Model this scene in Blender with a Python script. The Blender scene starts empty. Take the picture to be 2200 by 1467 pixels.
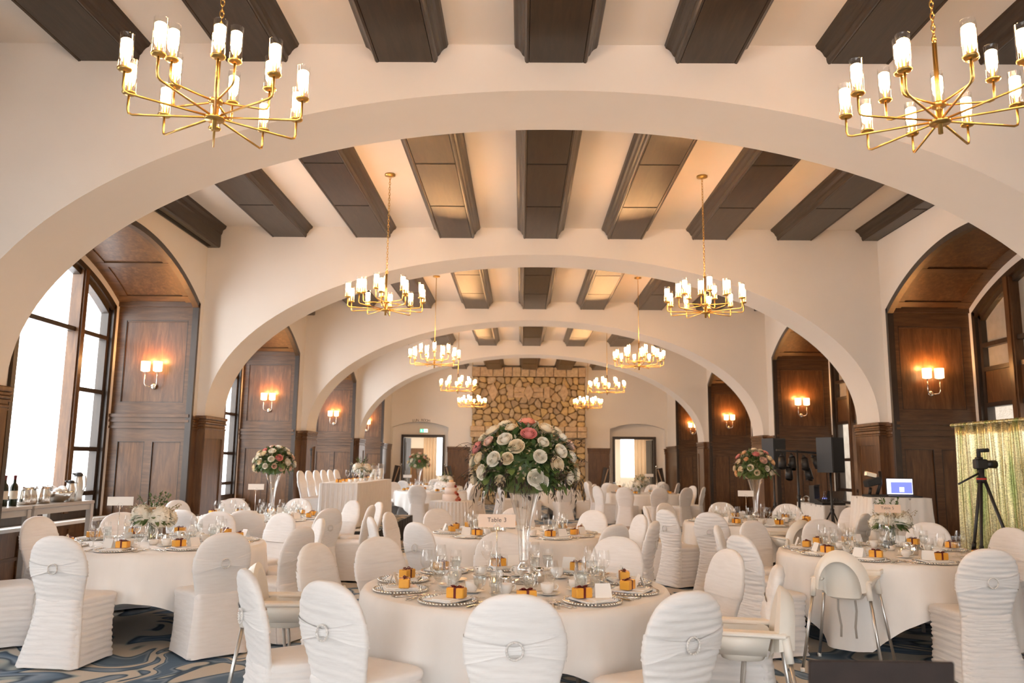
import bpy, math, random
from mathutils import Vector, Matrix
PI=math.pi
S=bpy.context.scene
COL=S.collection
rnd=random.Random(7)
sin,cos=math.sin,math.cos
# ------------------------------------------------------------------ mesh builder
class MB:
    def __init__(s): s.v=[];s.f=[];s.m=[];s.s=[]
    def add(s,vs,fs,mi=0,sm=False,M=None):
        o=len(s.v)
        if M is not None: vs=[M@Vector(p) for p in vs]
        s.v+= [tuple(p) for p in vs]
        for f in fs: s.f.append(tuple(i+o for i in f)); s.m.append(mi); s.s.append(sm)
        return s
    def box(s,x0,x1,y0,y1,z0,z1,mi=0,M=None):
        vs=[(x0,y0,z0),(x1,y0,z0),(x1,y1,z0),(x0,y1,z0),(x0,y0,z1),(x1,y0,z1),(x1,y1,z1),(x0,y1,z1)]
        return s.add(vs,[(0,3,2,1),(4,5,6,7),(0,1,5,4),(1,2,6,5),(2,3,7,6),(3,0,4,7)],mi,False,M)
    def bbox(s,cx,cy,z0,z1,hx,hy,b=.006,mi=0,M=None):
        # box with chamfered top and bottom edges
        L=[]
        for z,d in ((z0,b),(z0+b,0),(z1-b,0),(z1,b)):
            hx2,hy2=hx-d,hy-d; c=min(b*1.5,hx2*.5,hy2*.5)
            L.append([(cx+sx*a,cy+sy*bb,z) for sx,sy,a,bb in ((1,1,hx2,hy2-c),(1,1,hx2-c,hy2),(-1,1,hx2-c,hy2),(-1,1,hx2,hy2-c),(-1,-1,hx2,hy2-c),(-1,-1,hx2-c,hy2),(1,-1,hx2-c,hy2),(1,-1,hx2,hy2-c))])
        return s.loops(L,True,True,mi,False,M)
    def loops(s,L,cap0=True,cap1=True,mi=0,sm=True,M=None,closed=True):
        n=len(L[0]); vs=[p for l in L for p in l]; fs=[]
        for k in range(len(L)-1):
            for i in range(n if closed else n-1):
                j=(i+1)%n; a=k*n
                fs.append((a+i,a+j,a+n+j,a+n+i))
        s.add(vs,fs,mi,sm,M)
        o=len(s.v)-len(vs)
        if cap0: s.f.append(tuple(o+i for i in range(n-1,-1,-1))); s.m.append(mi); s.s.append(False)
        if cap1: s.f.append(tuple(o+(len(L)-1)*n+i for i in range(n))); s.m.append(mi); s.s.append(False)
        return s
    def lathe(s,prof,n=20,mi=0,M=None,cap0=False,cap1=False,cx=0,cy=0):
        L=[[(cx+r*cos(2*PI*i/n),cy+r*sin(2*PI*i/n),z) for i in range(n)] for r,z in prof]
        return s.loops(L,cap0,cap1,mi,True,M)
    def tube(s,P,r,n=8,mi=0,M=None,cap=True):
        P=[Vector(p) for p in P]; L=[]; u=None
        for k,p in enumerate(P):
            d=(P[min(k+1,len(P)-1)]-P[max(k-1,0)]).normalized()
            if u is None:
                u=d.orthogonal().normalized()
            else:
                u=(u-d*u.dot(d))
                u=u.normalized() if u.length>1e-6 else d.orthogonal().normalized()
            w=d.cross(u); rr=r[k] if isinstance(r,(list,tuple)) else r
            L.append([tuple(p+(u*cos(2*PI*i/n)+w*sin(2*PI*i/n))*rr) for i in range(n)])
        return s.loops(L,cap,cap,mi,True,M)
    def ball(s,c,r,n=8,m=6,mi=0,sq=1,M=None):
        prof=[(max(r*sin(PI*k/m),1e-4),c[2]-r*sq*cos(PI*k/m)) for k in range(m+1)]
        return s.lathe(prof,n,mi,M,False,False,c[0],c[1])
    def grid(s,fn,nu,nv,mi=0,sm=True,M=None):
        vs=[fn(i/nu,j/nv) for j in range(nv+1) for i in range(nu+1)]
        fs=[(j*(nu+1)+i,j*(nu+1)+i+1,(j+1)*(nu+1)+i+1,(j+1)*(nu+1)+i) for j in range(nv) for i in range(nu)]
        return s.add(vs,fs,mi,sm,M)
    def prism(s,poly,y0,y1,mi=0,M=None,sm=False):
        # polygon in (x,z) extruded along y
        return s.loops([[(x,y0,z) for x,z in poly],[(x,y1,z) for x,z in poly]],True,True,mi,sm,M)
    def mesh(s,name,*mats):
        me=bpy.data.meshes.new(name); me.from_pydata(s.v,[],s.f)
        me.polygons.foreach_set('material_index',s.m); me.polygons.foreach_set('use_smooth',s.s)
        for m in mats: me.materials.append(m)
        me.update(); return me
def TR(x=0,y=0,z=0,rz=0,rx=0,ry=0,sc=1): return Matrix.Translation((x,y,z))@Matrix.Rotation(rz,4,'Z')@Matrix.Rotation(ry,4,'Y')@Matrix.Rotation(rx,4,'X')@Matrix.Scale(sc,4)
def link(name,data,parent=None,loc=(0,0,0),rot=(0,0,0)):
    o=bpy.data.objects.new(name,data); COL.objects.link(o)
    o.location=loc; o.rotation_euler=rot
    if parent is not None: o.parent=parent
    return o
def tag(o,label,cat,group=None,kind=None):
    if label: o['label']=label
    if cat: o['category']=cat
    if group: o['group']=group
    if kind: o['kind']=kind
    return o
def structure(name,mb,*mats,parent=None):
    o=link(name,mb.mesh(name,*mats),parent)
    if parent is None: o['kind']='structure'
    return o
def spawn(spec,loc,rz=0,label=None,cat=None,group=None,parent=None,rot=None):
    """spec=(name, mesh or None, [child specs]); a child spec may carry a 4th item: its label"""
    o=bpy.data.objects.new(spec[0],spec[1]); COL.objects.link(o)
    if parent is None:
        o.location=loc; o.rotation_euler=rot if rot else (0,0,rz); tag(o,label,cat,group)
    else:
        o.parent=parent
        if len(spec)>3: o['label']=spec[3]
    for c in spec[2]: spawn(c,None,parent=o)
    return o
def text_mesh(txt,size,mat,spacing=1.0):
    cu=bpy.data.curves.new('lettering','FONT'); cu.body=txt; cu.size=size; cu.align_x='CENTER'; cu.align_y='CENTER'; cu.extrude=.0004; cu.space_character=spacing
    cu.materials.append(mat)
    o=bpy.data.objects.new('tmp',cu); COL.objects.link(o); me=bpy.data.meshes.new_from_object(o.evaluated_get(bpy.context.evaluated_depsgraph_get())); bpy.data.objects.remove(o); me.name='lettering'; return me
# ------------------------------------------------------------------ materials
def mat(name,color=(.8,.8,.8),rough=.5,metal=0,**k):
    m=bpy.data.materials.new(name); m.use_nodes=True
    b=m.node_tree.nodes['Principled BSDF']
    b.inputs['Base Color'].default_value=(*color,1); b.inputs['Roughness'].default_value=rough; b.inputs['Metallic'].default_value=metal
    for a,v in k.items():
        a=a.replace('_',' ')
        if a in b.inputs: b.inputs[a].default_value=v
    return m
def N(m,t,**k):
    n=m.node_tree.nodes.new(t)
    for a,v in k.items():
        if a in n.inputs: n.inputs[a].default_value=v
        else: setattr(n,a,v)
    return n
def L(m,a,b): m.node_tree.links.new(a,b)
def B(m): return m.node_tree.nodes['Principled BSDF']
def ramp(m,stops,interp='LINEAR'):
    r=N(m,'ShaderNodeValToRGB'); e=r.color_ramp.elements; r.color_ramp.interpolation=interp
    while len(e)<len(stops): e.new(.5)
    for i,(p,c) in enumerate(stops): e[i].position=p; e[i].color=(*c,1)
    return r
def coords(m,scale=(1,1,1),src='Object'):
    tc=N(m,'ShaderNodeTexCoord'); mp=N(m,'ShaderNodeMapping'); mp.inputs['Scale'].default_value=scale
    L(m,tc.outputs[src],mp.inputs['Vector']); return mp.outputs['Vector']
def noisy(m,stops,scale,stretch=(1,1,1),detail=4,rough=.55,bump=0,bscale=None,dist=.01,distort=0,src='Object'):
    v=coords(m,stretch,src); n=N(m,'ShaderNodeTexNoise',Scale=scale,Detail=detail,Roughness=rough,Distortion=distort); L(m,v,n.inputs['Vector'])
    r=ramp(m,stops); L(m,n.outputs['Fac'],r.inputs['Fac']); L(m,r.outputs['Color'],B(m).inputs['Base Color'])
    if bump:
        n2=n
        if bscale: n2=N(m,'ShaderNodeTexNoise',Scale=bscale,Detail=5); L(m,v,n2.inputs['Vector'])
        bp=N(m,'ShaderNodeBump',Strength=bump,Distance=dist); L(m,n2.outputs['Fac'],bp.inputs['Height']); L(m,bp.outputs['Normal'],B(m).inputs['Normal'])
    return m
M={}
M['plaster']=noisy(mat('cream plaster',rough=.85),[(.3,(.785,.735,.675)),(.7,(.81,.76,.70))],1.5,bump=.12,bscale=60,dist=.004)
M['white_paint']=mat('white paint',(.82,.80,.77),.6)
def wood(name,a,b,c,rough=.3,stretch=(5,5,.7),sc=3.5,coat=.25,spec=.5):
    m=mat(name,rough=rough,Coat_Weight=coat,Coat_Roughness=.25,Specular_IOR_Level=spec)
    noisy(m,[(.25,a),(.5,b),(.78,c)],sc,stretch,detail=6,rough=.65,bump=.12,bscale=14,dist=.003,distort=.6); return m
M['wood']=wood('dark stained wood',(.060,.025,.0085),(.115,.050,.017),(.21,.098,.036),rough=.4,coat=.12)
M['wood_x']=wood('dark stained wood rail',(.054,.023,.008),(.10,.045,.016),(.175,.083,.032),rough=.4,coat=.12,stretch=(.7,.7,6))
M['wood_dark']=wood('blackened wood',(.020,.012,.008),(.033,.020,.012),(.055,.033,.019),rough=.4)
M['beam']=wood('ceiling beam wood',(.018,.010,.006),(.032,.019,.011),(.052,.032,.018),rough=.33,coat=.1,spec=.35,stretch=(6,.6,6))
M['black']=mat('black groove',(.008,.007,.006),.8)
def fabric(name,c1,c2,bump=.25,sc=7,stretch=(1.2,1.2,9),rough=.75):
    m=mat(name,rough=rough,Sheen_Weight=.15)
    return noisy(m,[(.3,c1),(.7,c2)],sc,stretch,detail=3,bump=bump,dist=.006)
M['spandex']=fabric('white spandex',(.79,.765,.75),(.84,.82,.81))
M['sash']=fabric('white spandex sash',(.82,.795,.78),(.86,.84,.83),.3,9,(1,1,14),rough=.55)
M['linen']=fabric('white table linen',(.84,.82,.80),(.87,.85,.83),.12,5,(2,2,1))
M['napkin']=fabric('white napkin linen',(.84,.82,.80),(.87,.86,.84),.15,30,(1,1,1))
M['tulle']=fabric('white pleated skirting',(.77,.75,.74),(.86,.84,.83),.3,10,(14,14,.6))
M['porcelain']=mat('white porcelain',(.84,.82,.79),.18)
M['plastic']=mat('ivory white plastic',(.84,.80,.73),.35)
M['icing']=mat('blush icing',(.80,.68,.61),.6)
M['steel']=mat('polished steel',(.78,.76,.73),.16,1)
M['alu']=mat('brushed aluminium',(.62,.61,.59),.35,1)
M['brass']=mat('brushed brass',(.66,.43,.14),.3,1)
M['buckle']=mat('crystal buckle',(.80,.77,.74),.3,.35)
M['nickel']=mat('polished nickel',(.80,.74,.66),.2,1)
M['rubber']=mat('black plastic',(.018,.018,.02),.45)
M['cloth_black']=mat('black speaker grille',(.03,.033,.036),.8)
M['gold_box']=noisy(mat('gold paper',rough=.38,Metallic=.15),[(.3,(.86,.40,.045)),(.7,(.92,.47,.07))],6)
M['ribbon']=mat('burgundy satin ribbon',(.13,.008,.008),.35)
M['card']=mat('white card',(.86,.84,.81),.7)
M['card_blush']=mat('blush card',(.82,.62,.48),.7)
M['ink']=mat('grey ink',(.10,.07,.055),.7)
M['candle']=mat('white candle wax',(.85,.80,.70),.5)
def glassy(name,tint=(.985,.985,.98),gl=.95,rough=.02,base=.03,edge=.42):
    m=bpy.data.materials.new(name); m.use_nodes=True; nt=m.node_tree; nt.nodes.clear()
    out=N(m,'ShaderNodeOutputMaterial'); tr=N(m,'ShaderNodeBsdfTransparent',Color=(*tint,1)); g=N(m,'ShaderNodeBsdfGlossy',Color=(gl,gl,gl,1),Roughness=rough)
    lw=N(m,'ShaderNodeLayerWeight',Blend=.35); mr=N(m,'ShaderNodeMapRange'); mr.inputs['To Min'].default_value=base; mr.inputs['To Max'].default_value=edge
    mx=N(m,'ShaderNodeMixShader'); L(m,lw.outputs['Facing'],mr.inputs['Value']); L(m,mr.outputs['Result'],mx.inputs['Fac']); L(m,tr.outputs[0],mx.inputs[1]); L(m,g.outputs[0],mx.inputs[2]); L(m,mx.outputs[0],out.inputs['Surface']); return m
M['glass']=glassy('clear glassware')
M['crystal']=glassy('cut crystal',(.93,.93,.92),1,.08,.22,.85)
M['water']=glassy('water',(.93,.95,.95),.9,.0,.05,.5)
M['pane']=glassy('window glass',(.97,.98,.98),.8,.01,.03,.4)
M['pane2']=M['pane']
M['bottle']=mat('dark green bottle glass',(.012,.022,.012),.08)
def emit(name,c,s):
    m=mat(name,c,.5); b=B(m); b.inputs['Emission Color'].default_value=(*c,1); b.inputs['Emission Strength'].default_value=s; return m
M['bulb']=emit('frosted lit glass',(1,.56,.235),95)
M['shade']=emit('lit sconce shade',(1,.60,.26),7)
M['flame']=emit('candle flame',(1,.5,.12),18)
M['screen']=emit('lit screen white',(.80,.78,.85),1.0)
M['screen_blue']=emit('lit screen blue',(.16,.20,.62),1.0)
M['exit_green']=emit('lit exit sign green',(.05,.55,.32),1.2)
M['exit_white']=emit('lit exit sign white',(.75,.9,.8),1.2)
# carpet
def carpet():
    m=mat('swirl carpet',rough=.95)
    v=coords(m,(1,1.0,1)); n=N(m,'ShaderNodeTexNoise',Scale=.75,Detail=1.5,Roughness=.4,Distortion=1.1); L(m,v,n.inputs['Vector'])
    mx=N(m,'ShaderNodeMixRGB',Fac=.55); L(m,v,mx.inputs[1]); L(m,n.outputs['Color'],mx.inputs[2])
    w=N(m,'ShaderNodeTexNoise',Scale=2.4,Detail=0,Distortion=1.6); L(m,mx.outputs[0],w.inputs['Vector'])
    bg=(.60,.555,.49); tl=(.36,.42,.42); nv=(.030,.062,.105); bl=(.10,.17,.26); lb=(.25,.33,.43)
    r=ramp(m,[(0,lb),(.26,bl),(.33,bl),(.365,lb),(.385,bl),(.405,nv),(.415,tl),(.425,bg),(.535,bg),(.545,tl),(.555,nv),(.575,bl),(.62,lb),(.64,nv),(.655,tl),(.67,bg)]); L(m,w.outputs['Fac'],r.inputs['Fac'])
    f=N(m,'ShaderNodeTexNoise',Scale=220,Detail=2); L(m,v,f.inputs['Vector'])
    fr=ramp(m,[(.3,(.82,.82,.82)),(.7,(1.08,1.08,1.08))]); L(m,f.outputs['Fac'],fr.inputs['Fac'])
    mu=N(m,'ShaderNodeMixRGB',blend_type='MULTIPLY',Fac=1); L(m,r.outputs['Color'],mu.inputs[1]); L(m,fr.outputs['Color'],mu.inputs[2]); L(m,mu.outputs[0],B(m).inputs['Base Color'])
    bp=N(m,'ShaderNodeBump',Strength=.4,Distance=.004); L(m,f.outputs['Fac'],bp.inputs['Height']); L(m,bp.outputs['Normal'],B(m).inputs['Normal'])
    return m
M['carpet']=carpet()
M['parquet']=wood('tan dance floor',(.30,.20,.13),(.40,.28,.19),(.48,.35,.25),rough=.35,stretch=(6,.8,1),sc=2)
def per_island(name,stops,rough=.85,bump=.5):
    m=mat(name,rough=rough); g=N(m,'ShaderNodeNewGeometry'); r=ramp(m,stops); L(m,g.outputs['Random Per Island'],r.inputs['Fac'])
    v=coords(m); n=N(m,'ShaderNodeTexNoise',Scale=9,Detail=6,Roughness=.65); L(m,v,n.inputs['Vector'])
    r2=ramp(m,[(.25,(.62,.62,.62)),(.75,(1.15,1.15,1.15))]); L(m,n.outputs['Fac'],r2.inputs['Fac'])
    mu=N(m,'ShaderNodeMixRGB',blend_type='MULTIPLY',Fac=1); L(m,r.outputs['Color'],mu.inputs[1]); L(m,r2.outputs['Color'],mu.inputs[2]); L(m,mu.outputs[0],B(m).inputs['Base Color'])
    bp=N(m,'ShaderNodeBump',Strength=bump,Distance=.015); L(m,n.outputs['Fac'],bp.inputs['Height']); L(m,bp.outputs['Normal'],B(m).inputs['Normal']); return m
M['rubble']=per_island('river stone',[(0,(.42,.29,.15)),(.25,(.60,.43,.20)),(.45,(.48,.35,.21)),(.6,(.66,.48,.22)),(.8,(.37,.27,.17)),(1,(.58,.45,.29))])
M['mortar']=mat('brown mortar',(.16,.105,.055),.95)
M['ashlar']=per_island('dressed stone',[(0,(.58,.43,.27)),(.5,(.54,.39,.25)),(1,(.62,.48,.31))])
M['leaf']=per_island('leaf green',[(0,(.05,.10,.025)),(.35,(.085,.15,.04)),(.7,(.17,.23,.07)),(1,(.07,.12,.05))],.5,.05)
M['leaf_dark']=per_island('purple brown foliage',[(0,(.035,.022,.022)),(.6,(.05,.035,.03)),(1,(.07,.06,.03))],.6,.05)
M['leaf_pale']=per_island('pale foliage',[(0,(.42,.38,.22)),(.5,(.52,.42,.30)),(1,(.30,.33,.15))],.6,.05)
M['rose_cream']=mat('cream petals',(.86,.74,.54),.6); M['rose_white']=mat('white petals',(.88,.83,.72),.6); M['rose_peach']=mat('peach petals',(.85,.55,.30),.6)
M['rose_pink']=mat('pink petals',(.80,.33,.30),.6); M['rose_coral']=mat('coral petals',(.86,.36,.24),.6); M['rose_blush']=mat('blush petals',(.82,.58,.47),.6)
M['stem']=mat('green stems',(.10,.16,.05),.6); M['red_berry']=mat('red petals',(.55,.05,.04),.6)
def sequin():
    m=mat('gold green sequins',rough=.3,metal=.75); v=coords(m)
    n=N(m,'ShaderNodeTexVoronoi',Scale=110); L(m,v,n.inputs['Vector'])
    big=N(m,'ShaderNodeTexNoise',Scale=4,Detail=2); vv=coords(m,(3,3,.25)); L(m,vv,big.inputs['Vector'])
    r=ramp(m,[(.35,(.36,.42,.16)),(.5,(.72,.62,.34)),(.65,(.80,.76,.52))]); L(m,big.outputs['Fac'],r.inputs['Fac'])
    sp=ramp(m,[(0,(.45,.45,.4)),(.5,(.95,.95,.9)),(1,(1.25,1.25,1.1))]); L(m,n.outputs['Color'],sp.inputs['Fac'])
    mu=N(m,'ShaderNodeMixRGB',blend_type='MULTIPLY',Fac=1); L(m,r.outputs['Color'],mu.inputs[1]); L(m,sp.outputs['Color'],mu.inputs[2]); L(m,mu.outputs[0],B(m).inputs['Base Color'])
    nm=N(m,'ShaderNodeBump',Strength=.9,Distance=.01); L(m,n.outputs['Color'],nm.inputs['Height']); L(m,nm.outputs['Normal'],B(m).inputs['Normal']); return m
M['sequin']=sequin()
M['stucco']=noisy(mat('beige exterior stucco',rough=.95),[(.3,(.50,.42,.33)),(.7,(.62,.54,.44))],6,bump=.5,bscale=30,dist=.02)
M['blind']=noisy(mat('beige roller blind',rough=.9,Transmission_Weight=0),[(.3,(.50,.44,.36)),(.7,(.58,.52,.44))],9)
M['drape']=fabric('tan drapes',(.62,.47,.33),(.70,.55,.40),.2,8,(8,8,.5))
M['snow']=mat('snowy ground',(.8,.82,.85),.9)
M['hill']=noisy(mat('forested mountain',rough=.95),[(.35,(.12,.137,.15)),(.65,(.18,.195,.21))],.06,detail=8)
M['greige']=mat('grey table laminate',(.42,.38,.34),.4)
M['laptop']=noisy(mat('dark brown shell',rough=.45),[(.3,(.018,.010,.008)),(.7,(.03,.017,.014))],20)
M['label_paper']=mat('cream bottle label',(.72,.68,.60),.7)
# ================================================================== ROOM
XL,XR,ZC=-4.77,5.31,5.0
XC=.27; AW=4.92; ZS=2.13; AB=2.46; YEND=29.2; YB=-5.0
ARCH=[(.7,1.5),(6.3,7.1),(11.65,12.43),(17.25,18.05),(22.85,23.65)]
BAYS=[(YB,.7),(1.5,6.3),(7.1,11.65),(12.43,17.25),(18.05,22.85),(23.65,YEND)]
NICHE=[(-4.2,-.1),(1.75,6.05),(7.30,11.45),(12.62,16.78),(18.25,22.65),(23.85,27.45)]
NZ=3.75; NS=.62; ND=1.15
# floor and ceiling
b=MB(); b.box(XL-ND-.2,XR+ND+.2,YB-.1,YEND+.6,-.12,0); structure('floor',b,M['carpet'])
b=MB(); b.box(XL-.15,XR+.15,YB-.1,YEND+.35,ZC,ZC+.15); structure('ceiling',b,M['plaster'])
b=MB(); b.box(-.9,3.1,13.2,19.75,0,.012)
tag(link('dance_floor',b.mesh('dance_floor',M['parquet'])),'tan wooden dance floor laid on the blue carpet beyond the middle tables','dance floor')
# arch walls
def ell(t): return XC+AW*cos(t), ZS+AB*(max(sin(t),0)**.96)
for i,(y0,y1) in enumerate(ARCH):
    b=MB(); n=64; P=[ell(PI*k/n) for k in range(n+1)]
    for y,fl in ((y0,0),(y1,1)):
        vs=[];fs=[]
        for x,z in P: vs+=[(x,y,z),(x,y,ZC)]
        for k in range(n): a=2*k; f=(a,a+1,a+3,a+2); fs.append(f if fl==0 else f[::-1])
        b.add(vs,fs)
        for xa,xb in ((P[0][0],XR),(XL,P[-1][0])):
            q=[(xa,y,ZS),(xb,y,ZS),(xb,y,ZC),(xa,y,ZC)]; b.add(q,[(0,1,2,3) if fl==0 else (3,2,1,0)])
    vs=[];fs=[]
    for x,z in P: vs+=[(x,y0,z),(x,y1,z)]
    for k in range(n): a=2*k; fs.append((a,a+2,a+3,a+1))
    b.add(vs,fs,0,True)
    structure('wall_arch_%d'%(i+1),b,M['plaster'])
# wooden piers under the arches
CAP=[(0,.0),(.10,.0),(.10,-.012),(.12,-.012)]
def moulding(b,x0,x1,y0,y1,z1,mi=0):
    # stepped cap, 0.20 m tall, wrapped round a rectangle
    for za,zb,e in ((z1-.05,z1,.035),(z1-.085,z1-.05,.022),(z1-.115,z1-.085,.03),(z1-.165,z1-.115,.014),(z1-.195,z1-.165,.024)):
        b.bbox((x0+x1)/2,(y0+y1)/2,za,zb,(x1-x0)/2+e,(y1-y0)/2+e,.008,mi)
for (y0,y1) in ARCH:
    for sx in (-1,1):
        xi=XC+sx*AW; xo=XL-.02 if sx<0 else XR+.02
        x0,x1=sorted((xi-sx*.012,xo))
        b=MB(); b.box(x0,x1,y0-.012,y1+.012,0,ZS-.01); moulding(b,x0,x1,y0-.012,y1+.012,ZS-.002)
        xf=x0 if sx>0 else x1; d=-sx*.016
        def fr(ya,yb,za,zb): b.box(*sorted((xf,xf+d)),ya,yb,za,zb)
        fr(y0-.01,y0+.10,.0,1.94); fr(y1-.10,y1+.01,0,1.94); fr(y0+.10,y1-.10,1.80,1.94); fr(y0+.10,y1-.10,0,.2); fr(y0+.1,y1-.1,.0,.14)
        structure('pillar',b,M['wood'])
# side walls with arched niche openings
def nz(y,yc,hw,zs=NZ,sg=NS):
    R=(hw*hw+sg*sg)/(2*sg); return zs+sg-R+math.sqrt(max(R*R-(y-yc)**2,0))
def side(sx):
    X=XL if sx<0 else XR; b=MB()
    def q(ya,yb,za0,zb0,zt=ZC):
        v=[(X,ya,za0),(X,yb,zb0),(X,yb,zt),(X,ya,zt)]; b.add(v,[(0,1,2,3) if sx>0 else (3,2,1,0)])
    cur=YB
    for a,c in NICHE:
        q(cur,a,0,0); yc=(a+c)/2; hw=(c-a)/2; n=40
        ys=[a+(c-a)*k/n for k in range(n+1)]
        for k in range(n): q(ys[k],ys[k+1],nz(ys[k],yc,hw),nz(ys[k+1],yc,hw))
        cur=c
    q(cur,YEND+.05,0,0)
    return structure('wall_left' if sx<0 else 'wall_right',b,M['plaster'])
side(-1); side(1)
# wood dado on the short wall strips between pier and niche
for sx in (-1,1):
    X=XL if sx<0 else XR
    for ya,yb in ((.0,.7),(1.5,1.75),(6.05,6.3),(7.1,7.3),(11.45,11.65),(12.43,12.62),(16.78,17.25),(18.05,18.25),(22.65,22.85),(23.65,23.85),(27.45,YEND)):
        b=MB(); x0,x1=sorted((X,X-sx*.03)); b.box(x0,x1,ya,yb,0,ZS-.03)
        moulding(b,x0,x1,ya+.03,yb-.03,ZS-.02)
        structure('trim_dado',b,M['wood'])
WXL=XL-ND; WXR=XR+ND
def niche(i,a,c,sx):
    X=XL if sx<0 else XR; W=X+sx*ND; yc=(a+c)/2; hw=(c-a)/2; n=36
    ys=[a+(c-a)*k/n for k in range(n+1)]; zs=[nz(y,yc,hw) for y in ys]
    # mats: 0 wood panel, 1 rails, 2 dark casing and panel shadow lines, 3 plaster
    b=MB(); lo,hi=sorted((X,W))
    # soffit
    vs=[];fs=[]
    for y,z in zip(ys,zs): vs+=[(X,y,z),(W,y,z)]
    for k in range(n): f=(2*k,2*k+1,2*k+3,2*k+2); fs.append(f if sx>0 else f[::-1])
    b.add(vs,fs,0,True)
    for xa,xb in ((X+sx*.02,X+sx*.17),(W-sx*.17,W-sx*.0)):
        vs=[];fs=[]
        for y,z in zip(ys,zs): vs+=[(xa,y,z-.018),(xb,y,z-.018),(xa,y,z),(xb,y,z)]
        for k in range(n):
            for p,q in ((0,1),(0,2),(1,3)): fs.append((4*k+p,4*k+q,4*k+4+q,4*k+4+p))
        b.add(vs,fs,1,False)
    for k in (1,7,18,29,35):
        y=ys[k]; z=zs[k]; b.box(lo+.05,hi-.02,y-.05,y+.05,z-.05,z-.012,1) if False else None
        y2=ys[min(k+1,n)]; y1=ys[max(k-1,0)]; 
        s=math.atan2(nz(y+.01,yc,hw)-nz(y-.01,yc,hw),.02) if 0<k<n else 0
        b.box(lo+.05,hi-.02,-.05,.05,-.022,.0,1,TR(0,y,z,rx=s))
    # jambs
    for yj,sg in ((a,1),(c,-1)):
        # sg: direction from jamb face into the niche
        b.add([(X,yj,0),(W,yj,0),(W,yj,NZ),(X,yj,NZ)],[(0,1,2,3) if sg*sx>0 else (3,2,1,0)],0)
        def r(xa,xb,za,zb,t=.022,mi=1):
            x0,x1=sorted((X+sx*xa,X+sx*xb)); y0,y1=sorted((yj,yj+sg*t)); b.box(x0,x1,y0,y1,za,zb,mi)
        for pa,pb,za,zb in ((.12,ND-.12,2.30,3.50),(.11,.52,.34,1.74),(.63,ND-.13,.34,1.74)):
            for q in ((pa,pa+.007,za,zb),(pb-.007,pb,za,zb),(pa,pb,za,za+.007),(pa,pb,zb-.007,zb)): r(*q,.024,2)  # thin dark strips stand in for shadow lines round the recessed panels
        r(.0,.12,2.13,NZ); r(ND-.12,ND,2.13,NZ); r(.12,ND-.12,3.50,NZ-.0); r(.12,ND-.12,2.13,2.30)
        r(.12,ND-.12,3.475,3.50,.012); r(.12,.135,2.30,3.5,.012); r(ND-.135,ND-.12,2.3,3.5,.012)
        r(.02,ND,3.70,3.78,.05)
        for za,zb,e in ((2.085,2.13,.075),(2.05,2.085,.05),(2.015,2.05,.065),(1.96,2.015,.035),(1.925,1.96,.055)): r(0,ND,za,zb,e,1)
        r(0,.11,0,1.93); r(ND-.13,ND,0,1.93); r(.52,.63,.34,1.74); r(.11,ND-.13,1.74,1.93); r(.11,ND-.13,.16,.34); r(0,ND,0,.17,.035)
        # casing at the room edge
        x0,x1=sorted((X-sx*.035,X+sx*.05)); y0,y1=sorted((yj,yj+sg*.06)); b.box(x0,x1,y0,y1,2.1,NZ+.01,2); b.box(x0,x1,y0,y1,0,2.1,2)
    vs=[];fs=[]
    for y,z in zip(ys,zs):
        dz=.075
        vs+=[(X-sx*.035,y,z),(X-sx*.035,y+(yc-y)*.02,z-dz),(X+sx*.05,y+(yc-y)*.02,z-dz)]
    for k in range(n): fs+= [(3*k,3*k+1,3*k+4,3*k+3),(3*k+1,3*k+2,3*k+5,3*k+4)]
    b.add(vs,fs,2,False)
    # low panelled wall with sill under the window
    x0,x1=sorted((W,W-sx*.14)); b.box(x0,x1,a+.03,c-.03,0,.66,0)
    for k in range(5):
        ya=a+.05+(c-a-.1)*k/4; b.box(*sorted((W-sx*.14,W-sx*.16)),ya-.06 if k else ya,ya+.06 if k<4 else ya,.1,.6,1)
    b.box(*sorted((W-sx*.14,W-sx*.165)),a+.03,c-.03,0,.12,1); b.box(*sorted((W-sx*.14,W-sx*.16)),a+.03,c-.03,.33,.37,1)
    b.box(*sorted((W,W-sx*.20)),a+.03,c-.03,.66,.70,3)
    structure('wall_niche',b,M['wood'],M['wood_x'],M['wood_dark'],M['white_paint'])
    # back wall ring around the window (plaster)
    hw2=hw-.09; zs2=NZ-.06; sg2=NS-.06
    b=MB(); m=36; yy=[yc-hw2+2*hw2*k/m for k in range(m+1)]; z2=[nz(y,yc,hw2,zs2,sg2) for y in yy]; z1=[nz(y*1.0+(y-yc)*(hw/hw2-1),yc,hw) for y in yy]
    vs=[];fs=[]
    for y,za,zb in zip(yy,z2,z1): vs+=[(W,y,za),(W,yc+(y-yc)*hw/hw2,zb)]
    for k in range(m): f=(2*k,2*k+2,2*k+3,2*k+1); fs.append(f)
    b.add(vs,fs)
    for s in (-1,1): b.add([(W,yc+s*hw2,.6),(W,yc+s*hw,.6),(W,yc+s*hw,NZ),(W,yc+s*hw2,zs2)],[(0,1,2,3)])
    # reveal, 0.2 deep
    vs=[];fs=[]
    for y,za in zip(yy,z2): vs+=[(W,y,za),(W+sx*.14,y,za)]
    for k in range(m): fs.append((2*k,2*k+1,2*k+3,2*k+2))
    b.add(vs,fs)
    for s in (-1,1): b.add([(W,yc+s*hw2,.6),(W+sx*.14,yc+s*hw2,.6),(W+sx*.14,yc+s*hw2,zs2),(W,yc+s*hw2,zs2)],[(0,1,2,3)])
    b.box(*sorted((W,W+sx*.4)),a-.2,c+.2,-.1,.66)
    structure('wall_niche_back',b,M['white_paint'])
    window(i,W+sx*.10,yc,hw2,zs2,sg2,sx)
WN=[0]
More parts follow.
